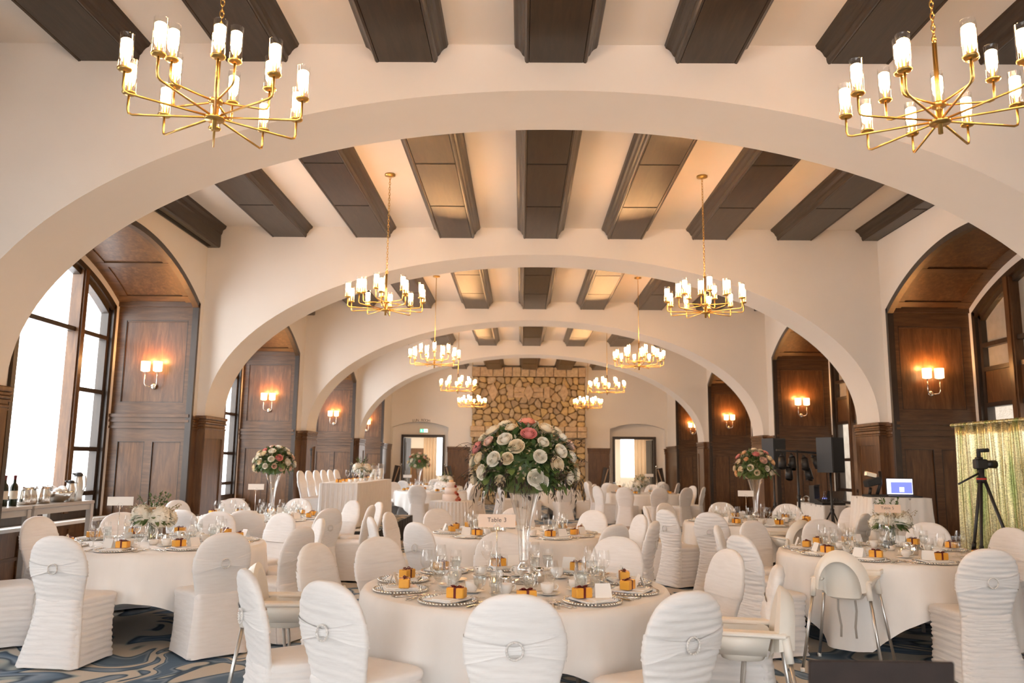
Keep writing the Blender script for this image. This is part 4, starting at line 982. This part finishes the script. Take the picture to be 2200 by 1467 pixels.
low_centre(3.05,20.95,TH+.001,33,'low white arrangement in the middle of the far right table',1.0)
low_centre(3.75,24.9,TH+.001,34,'low white arrangement on the farthest right table',.2)
low_centre(-2.3,24.9,TH+.001,35,'low white arrangement on the farthest left table',.2)
sign(3.28,20.75,TH+.001,'white table sign on the far right table',None,False,h=.42)
sign(-2.95,20.9,TH+.001,'white table sign on the far left table',None,False,h=.33)
# ---------------------------------------------------------------- head table on its riser
b=MB(); b.box(-4.45,-2.30,13.1,17.15,.30,.38); R_=link('stage_riser',b.mesh('stage_riser',M['carpet'])); tag(R_,'low riser with black skirting that carries the head table','riser')
b=MB()
def sk(P,z0,z1,amp,fr,n,fl=0):
    P=[Vector(p) for p in P]; ls=[(P[i+1]-P[i]).length for i in range(len(P)-1)]; tot=sum(ls)
    def f(u,v):
        s=u*tot; k=0
        while k<len(ls)-1 and s>ls[k]: s-=ls[k]; k+=1
        d=(P[k+1]-P[k]).normalized(); p=P[k]+d*s; nn=Vector((d.y,-d.x)); w=(amp*(.4+.6*(1-v))*sin(fr*u*tot)+.3*amp*sin(2.3*fr*u*tot+1))+fl*(1-v)
        q=p+nn*w; return (q.x,q.y,z0+(z1-z0)*v)
    return lambda bb: bb.grid(f,n,6)
sk([(-4.44,13.09),(-2.29,13.09),(-2.29,17.16)],.0,.375,.012,60,500)(b); o=link('skirting',b.mesh('skirting',M['rubber']),R_); o['label']='black pleated skirting'
hx0,hx1,hy0,hy1=-3.38,-2.74,13.55,16.95; z0=.38
hd=link('head_table',None,None,((hx0+hx1)/2,(hy0+hy1)/2,z0)); tag(hd,'long head table with white pleated skirting on the riser at left','table')
cxh,cyh=(hx0+hx1)/2,(hy0+hy1)/2
b=MB(); b.bbox(0,0,.715,.745,(hx1-hx0)/2,(hy1-hy0)/2,.004); link('tabletop',b.mesh('tabletop',M['linen']),hd)
b=MB(); w,l=(hx1-hx0)/2+.006,(hy1-hy0)/2+.006; sk([(-w,l),(-w,-l),(w,-l),(w,l)],.02,.738,.010,75,900,.02)(b); link('skirting',b.mesh('skirting',M['tulle']),hd)
for sx in (-1,1):
    for sy in (-1,1): l_=MB(); l_.box(sx*(w-.08)-.02,sx*(w-.08)+.02,sy*(l-.15)-.02,sy*(l-.15)+.02,0,.715); link('leg',l_.mesh('leg',M['greige']),hd)
hz=z0+.746
nth=('nearest the camera','second from the camera','third from the camera','third from the far end','second from the far end','at the far end')
for k in range(6):
    spawn(CH['bare'],(-3.585,13.98+.54*k,.38),-PI/2,'white covered chair behind the head table, %s'%nth[k],'chair','chairs behind the head table')
for k in range(7):
    y=13.8+.47*k
    spawn(GIFT,(-3.12,y,hz),.2*k,'gold gift box on the head table','gift box','gold gift boxes on the head table')
    spawn(WINE,(-3.0,y+.12,hz),0,'wine glass on the head table','glass','wine glasses on the head table')
    spawn(WINE,(-2.90,y+.27,hz),0,'wine glass on the head table','glass','wine glasses on the head table')
    spawn(CUP,(-2.92,y,hz),k,'white coffee cup on the head table','cup','coffee cups on the head table')
    spawn(NAPKIN,(-3.18,y+.2,hz),PI/2,'folded napkin on the head table','napkin','napkins on the head table')
tall=[(-2.95,16.0,.12),(-2.98,16.35,.20),(-2.9,16.65,.24)]
for k,(x,y,h) in enumerate(tall):
    spawn(('hurricane_candle',one(lambda b:b.lathe([(.0001,.004),(.055,.0),(.058,.01),(.058,h+.08),(.056,h+.08),(.055,.012),(.0001,.01)],20),'hurricane_candle',M['glass']),[('candle',one(lambda b:b.lathe([(.0001,.01),(.035,.01),(.035,h-.02),(.0001,h-.02)],16),'candle',M['candle']),[])]),(x,y,hz),0,'glass hurricane candle on the head table, %s'%('shortest of three','middle of three','tallest of three')[k],'candle')
low_centre(-3.0,15.15,hz,36,'rose and foliage arrangement in the middle of the head table',.5)
# cake table and cake
ct=link('cake_table',None,None,(-1.33,15.75,0)); tag(ct,'small round cake table with white pleated skirting','table')
link('tabletop',one(lambda b:b.lathe([(.0001,.72),(.43,.72),(.435,.745),(.0001,.745)],40),'tabletop',M['linen']),ct)
b=MB(); b.grid(lambda u,v:((.437+.10*(1-v)+(.006+.008*(1-v))*sin(2*PI*u*40))*cos(2*PI*u),(.437+.10*(1-v)+(.006+.008*(1-v))*sin(2*PI*u*40))*sin(2*PI*u),.01+.73*v),480,5); link('skirting',b.mesh('skirting',M['tulle']),ct)
link('pedestal',one(lambda b:b.lathe([(.25,.0),(.25,.02),(.03,.04),(.03,.72)],16),'pedestal',M['greige']),ct)
ck=link('wedding_cake',None,None,(-1.36,15.72,.746)); tag(ck,'three-tier blush wedding cake with red flowers down one side','cake')
for r,za,zb in ((.165,0,.13),(.125,.13,.255),(.085,.255,.36)):
    link('cake_tier',one(lambda b:b.lathe([(.0001,za),(r,za),(r,zb-.012),(r-.012,zb),(.0001,zb)],32),'cake_tier',M['icing']),ck)
link('cake_topper',one(lambda b:b.lathe([(.0001,.36),(.045,.36),(.05,.385),(.03,.40),(.0001,.40)],20),'cake_topper',M['rose_peach']),ck)
for k,(x,y,z,s) in enumerate(((.10,-.11,.16,.03),(.13,-.10,.13,.028),(.15,-.09,.06,.032),(.17,-.06,.03,.03),(.12,-.13,.02,.03),(.09,-.07,.28,.024))):
    o=link('flower',rose(M['red_berry' if k%2 else 'rose_coral'],50+k),ck,(x,y,z),(1.2,0,.7)); o.scale=(s,s,s)
# lantern, microphone, easels
def lantern(b):
    b.bbox(0,0,0,.03,.08,.08,.004); b.bbox(0,0,.27,.29,.085,.085,.004); b.loops([[(.08,.08,.29),(-.08,.08,.29),(-.08,-.08,.29),(.08,-.08,.29)],[(.02,.02,.34),(-.02,.02,.34),(-.02,-.02,.34),(.02,-.02,.34)]],True,True,0,False)
    for sx in (-1,1):
        for sy in (-1,1): b.box(sx*.07-.008,sx*.07+.008,sy*.07-.008,sy*.07+.008,.03,.27)
    b.tube([(.04*cos(k*PI/8),0,.36+.04*sin(k*PI/8)) for k in range(17)],.004,5)
spawn(('lantern',one(lantern,'lantern',M['rubber']),[('candle',one(lambda b:b.lathe([(.0001,.03),(.03,.03),(.03,.14),(.0001,.14)],14),'candle',M['candle']),[])]),(-3.32,22.05,0),.2,'small black lantern on the floor by the far left table','lantern')
def micstand(b):
    b.lathe([(.0001,0),(.13,0),(.13,.015),(.012,.03)],20); b.tube([(0,0,.02),(0,0,1.22)],.009,8)
spawn(('microphone_stand',one(micstand,'microphone_stand',M['rubber']),[('microphone',one(lambda b:(b.tube([(0,0,1.2),(0,-.02,1.30)],[.012,.016],8),b.ball((0,-.024,1.33),.026,10,8)),'microphone',M['cloth_black']),[])]),(-4.18,15.95,.38),0,'black microphone stand behind the head table chairs','microphone stand')
def smallcam(b): b.bbox(0,0,1.0,1.09,.05,.05,.01); b.tube([(0,-.05,1.045),(0,-.13,1.045)],.032,12); b.tube([(0,0,1.0),(0,0,.85)],.012,8); [b.tube([(0,0,.86),(.3*cos(a),.3*sin(a),.0)],.01,6) for a in (0.3,2.4,4.5)]
spawn(('small_camera_tripod',one(smallcam,'small_camera_tripod',M['rubber']),[]),(-4.12,17.7,.0),0,'small black camera on a tripod beyond the head table','camera')
def easel(x,y,s,lab):
    r=link('easel',None,None,(x,y,0)); tag(r,lab,'easel')
    link('post',one(lambda b:(b.tube([(0,0,0),(0,0,1.36)],.016,8),b.ball((0,0,1.39),.032,10,8),b.lathe([(.0001,0),(.14,0),(.14,.012),(.016,.03)],16)),'post',M['nickel']),r)
    b=MB(); b.loops([[(0,.02,1.32),(s*.22,.02,1.36),(s*.42,.02,.2),(s*.12,.02,.2)],[(0,.05,1.32),(s*.22,.05,1.36),(s*.42,.05,.2),(s*.12,.05,.2)]],True,True,0,False); link('board',b.mesh('board',M['wood_dark']),r)
    b=MB(); b.tube([(s*.06,-.01,1.30),(s*.46,-.06,.0)],.022,8); link('leg',b.mesh('leg',M['parquet']),r)
for x,s,lab in ((-4.28,-1,'dark easel with slanted wooden leg left of the left doorway'),(-2.72,1,'dark easel with slanted wooden leg right of the left doorway'),(3.14,-1,'dark easel with slanted wooden leg left of the right doorway'),(4.78,1,'dark easel with slanted wooden leg right of the right doorway')): easel(x,28.62,s,lab)
# ================================================================== LAMPS
def light_parts(n):
    cupm=one(lambda b:b.lathe([(.0001,-.006),(.012,-.006),(.030,-.002),(.036,.004),(.036,.010),(.010,.012),(.0115,.082),(.0001,.086)],n),'candle_cup',M['brass'])
    shade=one(lambda b:b.lathe([(.033,.010),(.0335,.19),(.0345,.192)],n),'glass_shade',M['glass'])
    bulb=one(lambda b:b.lathe([(.016,.084),(.0275,.092),(.0275,.160),(.020,.166)],n),'frosted_sleeve',M['bulb'])
    return cupm,shade,bulb
def chandelier(full):
    n=14 if full else 9; cupm,shade,bulb=light_parts(n); ch=[]
    HB=-1.70
    ch.append(('canopy',one(lambda b:b.lathe([(.0001,0),(.065,0),(.065,-.02),(.02,-.03),(.0001,-.035)],20),'canopy',M['brass']),[]))
    def chain(b):
        z=-.03; k=0
        if full:
            while z>HB+.47:
                P=[(.010*cos(t*PI/5),0,-.020+.022*sin(t*PI/5)) for t in range(11)]
                b.tube(P,.0032,5,0,TR(0,0,z,rz=(k%2)*PI/2)); z-=.034; k+=1
            b.tube([(.016*cos(t*PI/6),0,HB+.455+.02*sin(t*PI/6)) for t in range(13)],.004,6)
        else: b.tube([(0,0,-.03),(0,0,HB+.44)],.006,5)
    ch.append(('chain',one(chain,'chain',M['brass']),[]))
    ch.append(('stem',one(lambda b:b.tube([(0,0,HB+.44),(0,0,HB-.07)],.012,10),'stem',M['brass']),[]))
    ch.append(('hub',one(lambda b:(b.lathe([(.0001,HB-.018),(.05,HB-.016),(.055,HB-.008),(.05,HB+.0),(.02,HB+.01),(.02,HB+.06),(.0001,HB+.06)],20),b.lathe([(.0001,HB+.075),(.036,HB+.078),(.036,HB+.10),(.0001,HB+.103)],18)),'hub',M['brass']),[]))
    def arm(a,R,z): 
        return lambda b: b.tube([(.03*cos(a),.03*sin(a),z),((R-.025)*cos(a),(R-.025)*sin(a),z),((R-.006)*cos(a),(R-.006)*sin(a),z+.008),(R*cos(a),R*sin(a),z+.028),(R*cos(a),R*sin(a),z+.115)],.0062,8 if full else 6)
    for k in range(15):
        a,R,z=(2*PI*k/10,.455,HB) if k<10 else (2*PI*(k-10)/5+.3,.27,HB+.088)
        ch.append(('arm',one(arm(a,R,z),'arm',M['brass']),[('@',(R*cos(a),R*sin(a),z+.115),((cupm,'candle_cup'),(shade,'glass_shade'),(bulb,'frosted_sleeve')))]))
    return ch
CHF,CHS=chandelier(True),chandelier(False)
def hang(x,y,rz,label,full):
    r=link('chandelier',None,None,(x,y,ZC),(0,0,rz)); tag(r,label,'chandelier','brass chandeliers in two rows')
    for nm,me,sub in (CHF if full else CHS):
        o=link(nm,me,r)
        for s in sub:
            for m_,nn in s[2]: link(nn,m_,o,s[1])
rows=('nearest','second','third','fourth','farthest')
for i,y in enumerate((4.0,9.4,14.84,20.45,26.4)):
    for sx,x in (('left',-1.65),('right',2.19)):
        rot=(math.radians(-68) if x<0 else math.radians(-100)) if i==0 else .37*i+(0 if x<0 else .25)
        hang(x,y,rot,'brass fifteen-light chandelier, %s of the %s row'%(rows[i],sx),i<2)
# wall sconces on the panelled niche sides
def sconce():
    pl=one(lambda b:b.lathe([(.0001,.03),(.02,.028),(.045,.012),(.045,.0),(.0001,.0)],20,0,Matrix.Rotation(PI/2,4,'X')),'wall_plate',M['nickel'])
    ch=[('wall_plate',pl,[])]
    for s in (-1,1):
        am=one(lambda b:(b.tube([(0,-.02,0),(s*.03,-.06,-.012),(s*.07,-.09,-.005),(s*.088,-.1,.03),(s*.088,-.1,.20)],.0075,8),b.lathe([(.0001,.195),(.035,.195),(.035,.203),(.0001,.205)],14,cx=s*.088,cy=-.1)),'arm',M['nickel'])
        sh=one(lambda b:b.lathe([(.045,.21),(.06,.215),(.062,.35),(.060,.35),(.045,.22)],20,cx=s*.088,cy=-.1),'shade',M['shade'])
        ch.append(('arm',am,[('shade',sh,[])]))
    return ('wall_sconce',None,ch)
SC=sconce(); nt=('nearest','second nearest','third nearest','farthest')
for i,(a,c) in enumerate(NICHE[2:]):
    for side_,x in (('left',XL-.56),('right',XR+.53)):
        o=spawn(SC,(x,c-.024,2.53),0,'twin-shade wall sconce, %s on the %s wall'%(nt[i],side_),'sconce','twin-shade wall sconces')
        for s in (-1,1):
            ld=bpy.data.lights.new('sconce_bulb','POINT'); ld.energy=5; ld.color=(1,.47,.14); ld.shadow_soft_size=.03
            lo=link('sconce_bulb',ld,None,(x+s*.088,c-.124,2.90))
# ================================================================== SIDE GEAR
def speaker(b,w=.15,d=.16,h=.55):
    b.loops([[(-w,-d,z),(w,-d,z),(w*.72,d,z),(-w*.72,d,z)] for z in (0,h)],True,True,0,False)
def spk(x,y,z,rz,label):
    r=link('loudspeaker',None,None,(x,y,z),(0,0,rz)); tag(r,label,'loudspeaker')
    link('cabinet',one(speaker,'cabinet',M['rubber']),r); link('grille',one(lambda b:b.bbox(0,-.165,.02,.53,.14,.008,.004),'grille',M['cloth_black']),r)
def stand(x,y,h,label,rz=0,col='rubber'):
    r=link('tripod_stand',None,None,(x,y,0),(0,0,rz)); tag(r,label,'stand')
    link('pole',one(lambda b:b.tube([(0,0,.25),(0,0,h*.6),(0,0,h)],[.02,.02,.016],10),'pole',M[col]),r); link('collar',one(lambda b:b.lathe([(.03,h*.55),(.032,h*.55+.06),(.02,h*.55+.065)],12),'collar',M[col]),r)
    for k in range(3):
        a=k*2*PI/3+.4; link('leg',one(lambda b:(b.tube([(.02*cos(a),.02*sin(a),.78),(.45*cos(a),.45*sin(a),.012)],.012,8),b.tube([(.02*cos(a),.02*sin(a),.32),(.24*cos(a),.24*sin(a),.39)],.008,6)),'leg',M[col]),r)
    return r
stand(4.90,12.85,1.39,'black tripod stand under the larger loudspeaker by the right wall'); spk(4.90,12.85,1.39,.55,'large black loudspeaker on a stand before the right wall')
stand(4.52,14.5,1.42,'black tripod stand under the loudspeaker behind the right tall bouquet'); spk(4.52,14.5,1.42,.5,'black loudspeaker half hidden behind the right tall bouquet')
ls=stand(4.49,13.15,1.75,'black tripod stand holding the stage lights'); 
link('crossbar',one(lambda b:b.tube([(-.34,0,1.74),(.34,0,1.70)],.018,8),'crossbar',M['rubber']),ls)
can=MB(); can.tube([(0,0,0),(0,-.06,-.16)],[.055,.062],14); can.tube([(.0,.05,.06),(0,0,0)],[.012,.05],10); CANM=can.mesh('stage_light',M['rubber']); rim=MB(); rim.lathe([(.0001,0),(.052,0)],14,0,Matrix.Translation((0,-.0625,-.165))@Matrix.Rotation(math.radians(20.5),4,'X')); RIM=rim.mesh('lens',M['nickel'])
for k,(dx,dz,rx,rz) in enumerate(((-.26,1.62,.1,-.3),(-.10,1.62,.3,.2),(.10,1.60,0,-.1),(.26,1.62,-.2,.4),(-.16,1.45,.2,-.2),(.14,1.44,.1,.5))):
    o=link('stage_light',CANM,ls,(dx,-.04,dz),(rx,0,rz)); link('lens',RIM,o)
def draped(x0,x1,y0,y1,h,label,mt='linen',flare=.04,name='draped_table',cat='table'):
    r=link(name,None,None,((x0+x1)/2,(y0+y1)/2,0)); tag(r,label,cat); w,l=(x1-x0)/2,(y1-y0)/2
    link('tabletop',one(lambda b:b.bbox(0,0,h-.03,h-.004,w-.004,l-.004,.003),'tabletop',M['greige']),r)
    b=MB(); b.box(-w,w,-l,l,h-.004,h); sk([(-w,l),(-w,-l),(w,-l),(w,l),(-w,l)],.03,h-.002,.012,26,260,flare)(b); link('tablecloth',b.mesh('tablecloth',M[mt]),r)
    for sx in (-1,1):
        for sy in (-1,1): link('leg',one(lambda b:b.tube([(sx*(w-.06),sy*(l-.06),0),(sx*(w-.06),sy*(l-.06),h-.03)],.015,8),'leg',M['greige']),r)
draped(4.95,5.62,13.35,14.6,.85,'white draped equipment table beside the right wall loudspeaker',flare=.02)
def mixer(b): b.loops([[(-.2,-.14,0),(.2,-.14,0),(.2,.14,0),(-.2,.14,0)],[(-.2,-.14,.04),(.2,-.14,.04),(.2,.14,.09),(-.2,.14,.09)]],True,True,0,False); [b.tube([(-.16+.04*k,-.05+.05*j,.04+.02*j),(-.16+.04*k,-.05+.05*j,.075+.02*j)],.008,6) for k in range(9) for j in range(3)]
spawn(('audio_mixer',one(mixer,'audio_mixer',M['rubber']),[]),(5.16,13.62,.851),.1,'small black audio mixer on the draped equipment table','mixer')
def lapt(b): b.bbox(0,0,0,.016,.16,.11,.003); b.loops([[(-.16,.11,.014),(.16,.11,.014),(.16,.122,.014),(-.16,.122,.014)],[(-.16,.20,.21),(.16,.20,.21),(.16,.207,.208),(-.16,.207,.208)]],True,True,0,False)
spawn(('laptop',one(lapt,'laptop',M['rubber']),[]),(5.33,14.05,.851),-.9,'black laptop tilted open on the draped equipment table','laptop')
def amp(b): b.bbox(0,0,0,.30,.05,.12,.004); b.tube([(.0,0,.30),(.10,0,.31)],.012,6)
spawn(('upright_receiver',one(amp,'upright_receiver',M['rubber']),[]),(5.12,14.2,.851),0,'upright black box with a short arm on the equipment table','audio box')
def hp(b): b.tube([(.09*cos(t*PI/10),0,.02+.09*sin(t*PI/10)) for t in range(11)],.009,6); [b.ball((s*.085,0,.045),.04,10,8) for s in (-1,1)]
spawn(('headphones',one(hp,'headphones',M['alu']),[]),(5.06,14.45,.851),.4,'silver headphones at the left of the equipment table','headphones')
spawn(('water_bottle',bt,[('label_band',one(lambda b:b.lathe([(.0365,.03),(.0365,.10)],18),'label_band',M['screen_blue']),[])]),(5.2,13.95,.851),0,'small clear water bottle on the equipment table','bottle')
draped(4.48,5.25,10.42,11.05,1.10,'tall white draped table carrying the lit screen at right',flare=.11)
lp=link('laptop_computer',None,None,(5.02,10.72,1.101),(0,0,-.12)); tag(lp,'open laptop with a blue and white lit screen on the tall draped table','laptop')
link('keyboard_base',one(lambda b:b.bbox(0,-.02,0,.018,.20,.13,.003),'keyboard_base',M['rubber']),lp)
link('lid',one(lambda b:b.bbox(0,.10,.02,.245,.175,.006,.004),'lid',M['rubber']),lp)
link('screen',one(lambda b:b.box(-.162,.162,.0935,.094,.032,.233),'screen',M['screen']),lp)
link('screen_window',one(lambda b:b.box(-.11,.155,.0925,.0934,.045,.19),'screen_window',M['screen_blue']),lp)
link('screen_icon',one(lambda b:b.box(-.005,.055,.0915,.0924,.062,.125),'screen_icon',M['screen']),lp)
pb=link('photo_printer',None,None,(4.66,10.72,1.101),(0,0,.2)); tag(pb,'black tilted camera rig beside the lit laptop on the draped table','camera rig')
link('base',one(lambda b:b.bbox(0,0,0,.03,.13,.10,.005),'base',M['rubber']),pb)
link('bracket',one(lambda b:(b.tube([(.03,0,.03),(.09,.0,.18),(.10,.02,.33)],.022,8),b.tube([(-.08,0,.03),(-.06,0,.12)],.02,8)),'bracket',M['rubber']),pb)
link('body',one(lambda b:b.bbox(0,0,-.045,.045,.11,.05,.01,0,TR(-.03,0,.19,ry=-.25)),'body',M['cloth_black']),pb)
link('reflection_piece',one(lambda b:b.bbox(0,0,-.03,.03,.085,.02,.006,0,TR(-.05,0,.285,ry=.2)),'reflection_piece',M['nickel']),pb)  # shiny piece standing in for a copper reflection on the rig
# sequin backdrop
cu=link('sequin_backdrop',None,None,(5.06,8.4,0)); tag(cu,'gold and green sequin backdrop curtain hanging before the right window','curtain')
b=MB(); b.grid(lambda u,v:(.035*sin(u*58)+.018*sin(u*141+1)+.012*sin(v*4+u*30),-1.05+2.08*u,.02+1.95*v),230,16); o=link('sequin_cloth',b.mesh('sequin_cloth',M['sequin']),cu); md=o.modifiers.new('s','SOLIDIFY'); md.thickness=.004
link('header',one(lambda b:b.grid(lambda u,v:(-.012+.02*sin(u*150)-.02*sin(PI*v),-1.05+2.08*u,1.955+.045*v),230,4),'header',M['sequin']),cu)
link('rod',one(lambda b:b.tube([(.0,-1.1,1.97),(.0,1.06,1.97)],.018,8),'rod',M['alu']),cu)
for s in (-1.08,1.05): link('pole',one(lambda b:(b.tube([(.05,s,0),(.05,s,1.97)],.018,8),b.lathe([(.0001,0),(.11,0),(.11,.008),(.0001,.01)],16,cx=.05,cy=s)),'pole',M['alu']),cu)
# video camera on tripod
vt=link('video_camera_tripod',None,None,(4.64,8.2,0)); tag(vt,'black video camera on a tall black tripod before the sequin curtain','camera tripod')
for k,a in enumerate((-2.3,-.5,1.6)):
    link('leg',one(lambda b:(b.tube([(.03*cos(a),.03*sin(a),1.36),(.215*cos(a),.215*sin(a),.70),(.40*cos(a),.40*sin(a),.01)],[.017,.015,.011],8),b.tube([(.204*cos(a),.204*sin(a),.74),(.226*cos(a),.226*sin(a),.66)],.022,8)),'leg',M['rubber']),vt)
link('head',one(lambda b:(b.lathe([(.0001,1.34),(.045,1.34),(.045,1.40),(.03,1.41),(.035,1.49),(.0001,1.50)],14),b.tube([(0,0,1.45),(-.26,-.05,1.33)],.010,7)),'head',M['rubber']),vt)
link('collar',one(lambda b:b.lathe([(.047,1.375),(.047,1.392),(.04,1.392)],14),'collar',M['red_berry']),vt)
link('camera_body',one(lambda b:(b.bbox(0,0,1.48,1.58,.06,.045,.01),b.tube([(.05,0,1.53),(.16,.02,1.53)],[.036,.042],14),b.bbox(-.01,0,1.575,1.60,.03,.03,.006)),'camera_body',M['rubber']),vt)
link('microphone_light',one(lambda b:(b.tube([(-.01,0,1.6),(-.01,0,1.66)],.02,8),b.tube([(-.02,0,1.665),(.09,0,1.67)],.02,10)),'microphone_light',M['cloth_black']),vt)
# drinks tables under the left window
for y0,y1,lab in ((8.42,9.60,'long grey console table with jugs under the left window'),(7.40,8.38,'second grey console table with wine bottles under the left window')):
    r=link('console_table',None,None,(-5.36,(y0+y1)/2,0)); tag(r,lab,'table','console tables under the left window'); l=(y1-y0)/2
    link('tabletop',one(lambda b:b.bbox(0,0,.965,1.0,.29,l,.004),'tabletop',M['greige']),r)
    link('apron',one(lambda b:(b.box(-.27,.27,-l+.02,-l+.05,.90,.965),b.box(-.27,.27,l-.05,l-.02,.90,.965),b.box(.24,.27,-l+.02,l-.02,.90,.965),b.box(-.27,-.24,-l+.02,l-.02,.9,.965)),'apron',M['greige']),r)
    for sx in (-1,1):
        for sy in (-1,1): link('leg',one(lambda b:b.bbox(sx*.255,sy*(l-.035),0,.965,.03,.03,.003),'leg',M['greige']),r)
def bottle(b): b.lathe([(.0001,.003),(.034,.0),(.037,.006),(.037,.19),(.030,.215),(.015,.235),(.0135,.29),(.015,.292),(.015,.31),(.0001,.312)],18)
BOT=('wine_bottle',one(bottle,'wine_bottle',M['bottle']),[('label',one(lambda b:b.lathe([(.0376,.07),(.0376,.155)],18),'label',M['label_paper']),[]),('foil',one(lambda b:b.lathe([(.0142,.245),(.0142,.29),(.0157,.292),(.0157,.311),(.0001,.3125)],14),'foil',M['ribbon']),[])])
for k,(x,y,p) in enumerate(((-5.26,8.10,'nearest the camera'),(-5.27,8.20,'second from the camera'),(-5.36,8.28,'behind the others'),(-5.24,8.31,'nearest the jugs'))): spawn(BOT,(x,y,1.001),k,'dark green wine bottle on the console table, %s'%p,'bottle','wine bottles under the left window')
def jug(b):
    b.lathe([(.0001,.0),(.06,.0),(.07,.02),(.066,.08),(.052,.15),(.058,.18),(.056,.18),(.05,.15),(.0001,.14)],22); b.tube([(.055,0,.165),(.11,0,.15),(.11,0,.07),(.068,0,.05)],.007,7); b.tube([(-.05,0,.16),(-.085,0,.185)],[.02,.009],8)
JUG=('water_jug',one(jug,'water_jug',M['steel']),[])
for k,(x,y,p) in enumerate(((-5.26,8.52,'beside the wine bottles'),(-5.30,8.70,'second from the wine bottles'),(-5.24,8.84,'third from the wine bottles'),(-5.34,8.95,'next to the steel bowl'))): spawn(JUG,(x,y,1.001),.8*k+2.0,'polished steel water jug %s'%p,'jug','steel jugs under the left window')
spawn(('serving_bowl',one(lambda b:b.lathe([(.0001,.006),(.07,.0),(.13,.05),(.165,.12),(.162,.122),(.125,.055),(.0001,.012)],28),'serving_bowl',M['steel']),[('bread_rolls',one(lambda b:[b.ball((.06*cos(k*1.3),.06*sin(k*1.3),.12+.02*(k%2)),.05,10,8,0,.8) for k in range(5)],'bread_rolls',M['napkin']),[])]),(-5.28,9.17,1.001),0,'wide steel serving bowl on the console table','bowl')
def flask(h,r):
    return lambda b:(b.lathe([(.0001,0),(r,.0),(r*1.05,.01),(r,.6*h),(r*.8,.8*h),(r*.8,.86*h),(.0001,.86*h)],20),b.tube([(r*.6,0,.88*h),(r*1.5,0,.86*h),(r*1.6,0,.5*h),(r*1.0,0,.2*h)],.008,7))
for (y,h,r_,lab) in ((9.35,.24,.05,'shorter steel coffee flask on the console table'),(9.50,.33,.058,'taller steel coffee flask at the end of the console table')):
    spawn(('coffee_flask',one(flask(h,r_),'coffee_flask',M['alu']),[('lid',one(lambda b:(b.lathe([(r_*.82,.85*h),(r_*.85,.93*h),(r_*.5,.99*h),(.0001,h)],18),b.tube([(-r_*.5,0,.92*h),(-r_*1.3,0,.95*h)],[.015,.008],7)),'lid',M['rubber']),[])]),(-5.24,y,1.001),1.0,lab,'flask')
def crate(b):
    b.box(-.2,.2,-.14,.14,0,.012); b.box(-.2,-.19,-.14,.14,0,.13); b.box(.19,.2,-.14,.14,0,.13); b.box(-.2,.2,-.14,-.13,0,.13); b.box(-.2,.2,.13,.14,0,.13)
spawn(('storage_crate',one(crate,'storage_crate',M['alu']),[]),(-5.2,7.75,.0),.1,'grey storage crate on the floor under the console table','crate')
# laptop on a small stand in front of the camera
nt_=link('equipment_stand',None,None,(.90,2.12,0)); tag(nt_,'small black stand below the frame holding the nearest laptop','stand')
link('tabletop',one(lambda b:b.bbox(0,0,.775,.80,.25,.20,.004),'tabletop',M['rubber']),nt_)
link('pole',one(lambda b:(b.tube([(0,0,.0),(0,0,.775)],.02,10),b.lathe([(.0001,0),(.2,0),(.2,.015),(.02,.03)],20)),'pole',M['rubber']),nt_)
nl=link('laptop',None,None,(.86,2.03,.801),(0,0,0)); tag(nl,'dark brown laptop lid at the bottom edge, nearest the camera','laptop')
link('lid',one(lambda b:b.bbox(0,0,-.118,.118,.172,.005,.004,0,TR(0,-.02,.124,rx=.10)),'lid',M['laptop']),nl)
link('keyboard_base',one(lambda b:b.bbox(0,.11,0,.016,.172,.115,.003),'keyboard_base',M['laptop']),nl)
# ================================================================== CAMERA, WORLD
cd=bpy.data.cameras.new('camera'); cam=bpy.data.objects.new('camera',cd); COL.objects.link(cam)
cd.sensor_width=36; cd.lens=36*1711/2200; cd.clip_end=500
cam.matrix_world=Matrix.Translation((0,0,1.5))@(Matrix.Rotation(math.radians(.7516),4,'Z')@Matrix.Rotation(PI/2+math.radians(8.617),4,'X')@Matrix.Rotation(.0105,4,'Z'))
cd.dof.use_dof=True; cd.dof.focus_distance=5.6; cd.dof.aperture_fstop=3.2
S.camera=cam
w=bpy.data.worlds.new('World'); S.world=w; w.use_nodes=True
bg=w.node_tree.nodes['Background']
tc=w.node_tree.nodes.new('ShaderNodeTexCoord'); sp=w.node_tree.nodes.new('ShaderNodeSeparateXYZ'); cr=w.node_tree.nodes.new('ShaderNodeValToRGB')
cr.color_ramp.elements[0].position=.0; cr.color_ramp.elements[0].color=(1,.985,.965,1); cr.color_ramp.elements[1].position=.6; cr.color_ramp.elements[1].color=(.97,.97,.98,1)
w.node_tree.links.new(tc.outputs['Generated'],sp.inputs[0]); w.node_tree.links.new(sp.outputs['Z'],cr.inputs['Fac']); w.node_tree.links.new(cr.outputs['Color'],bg.inputs['Color'])
bg.inputs['Strength'].default_value=6.6
S.view_settings.view_transform='Standard'; S.view_settings.look='None'; S.view_settings.exposure=0.5; S.view_settings.gamma=1
try: S.view_settings.use_curve_mapping=False
except Exception: pass
c=S.cycles
c.use_denoising=True
try: c.denoiser='OPENIMAGEDENOISE'; c.denoising_input_passes='RGB_ALBEDO_NORMAL'
except Exception: pass
c.max_bounces=8; c.diffuse_bounces=5; c.glossy_bounces=4; c.transmission_bounces=6; c.transparent_max_bounces=24
c.caustics_reflective=False; c.caustics_refractive=False; c.sample_clamp_indirect=6; c.sample_clamp_direct=0
c.use_light_tree=True
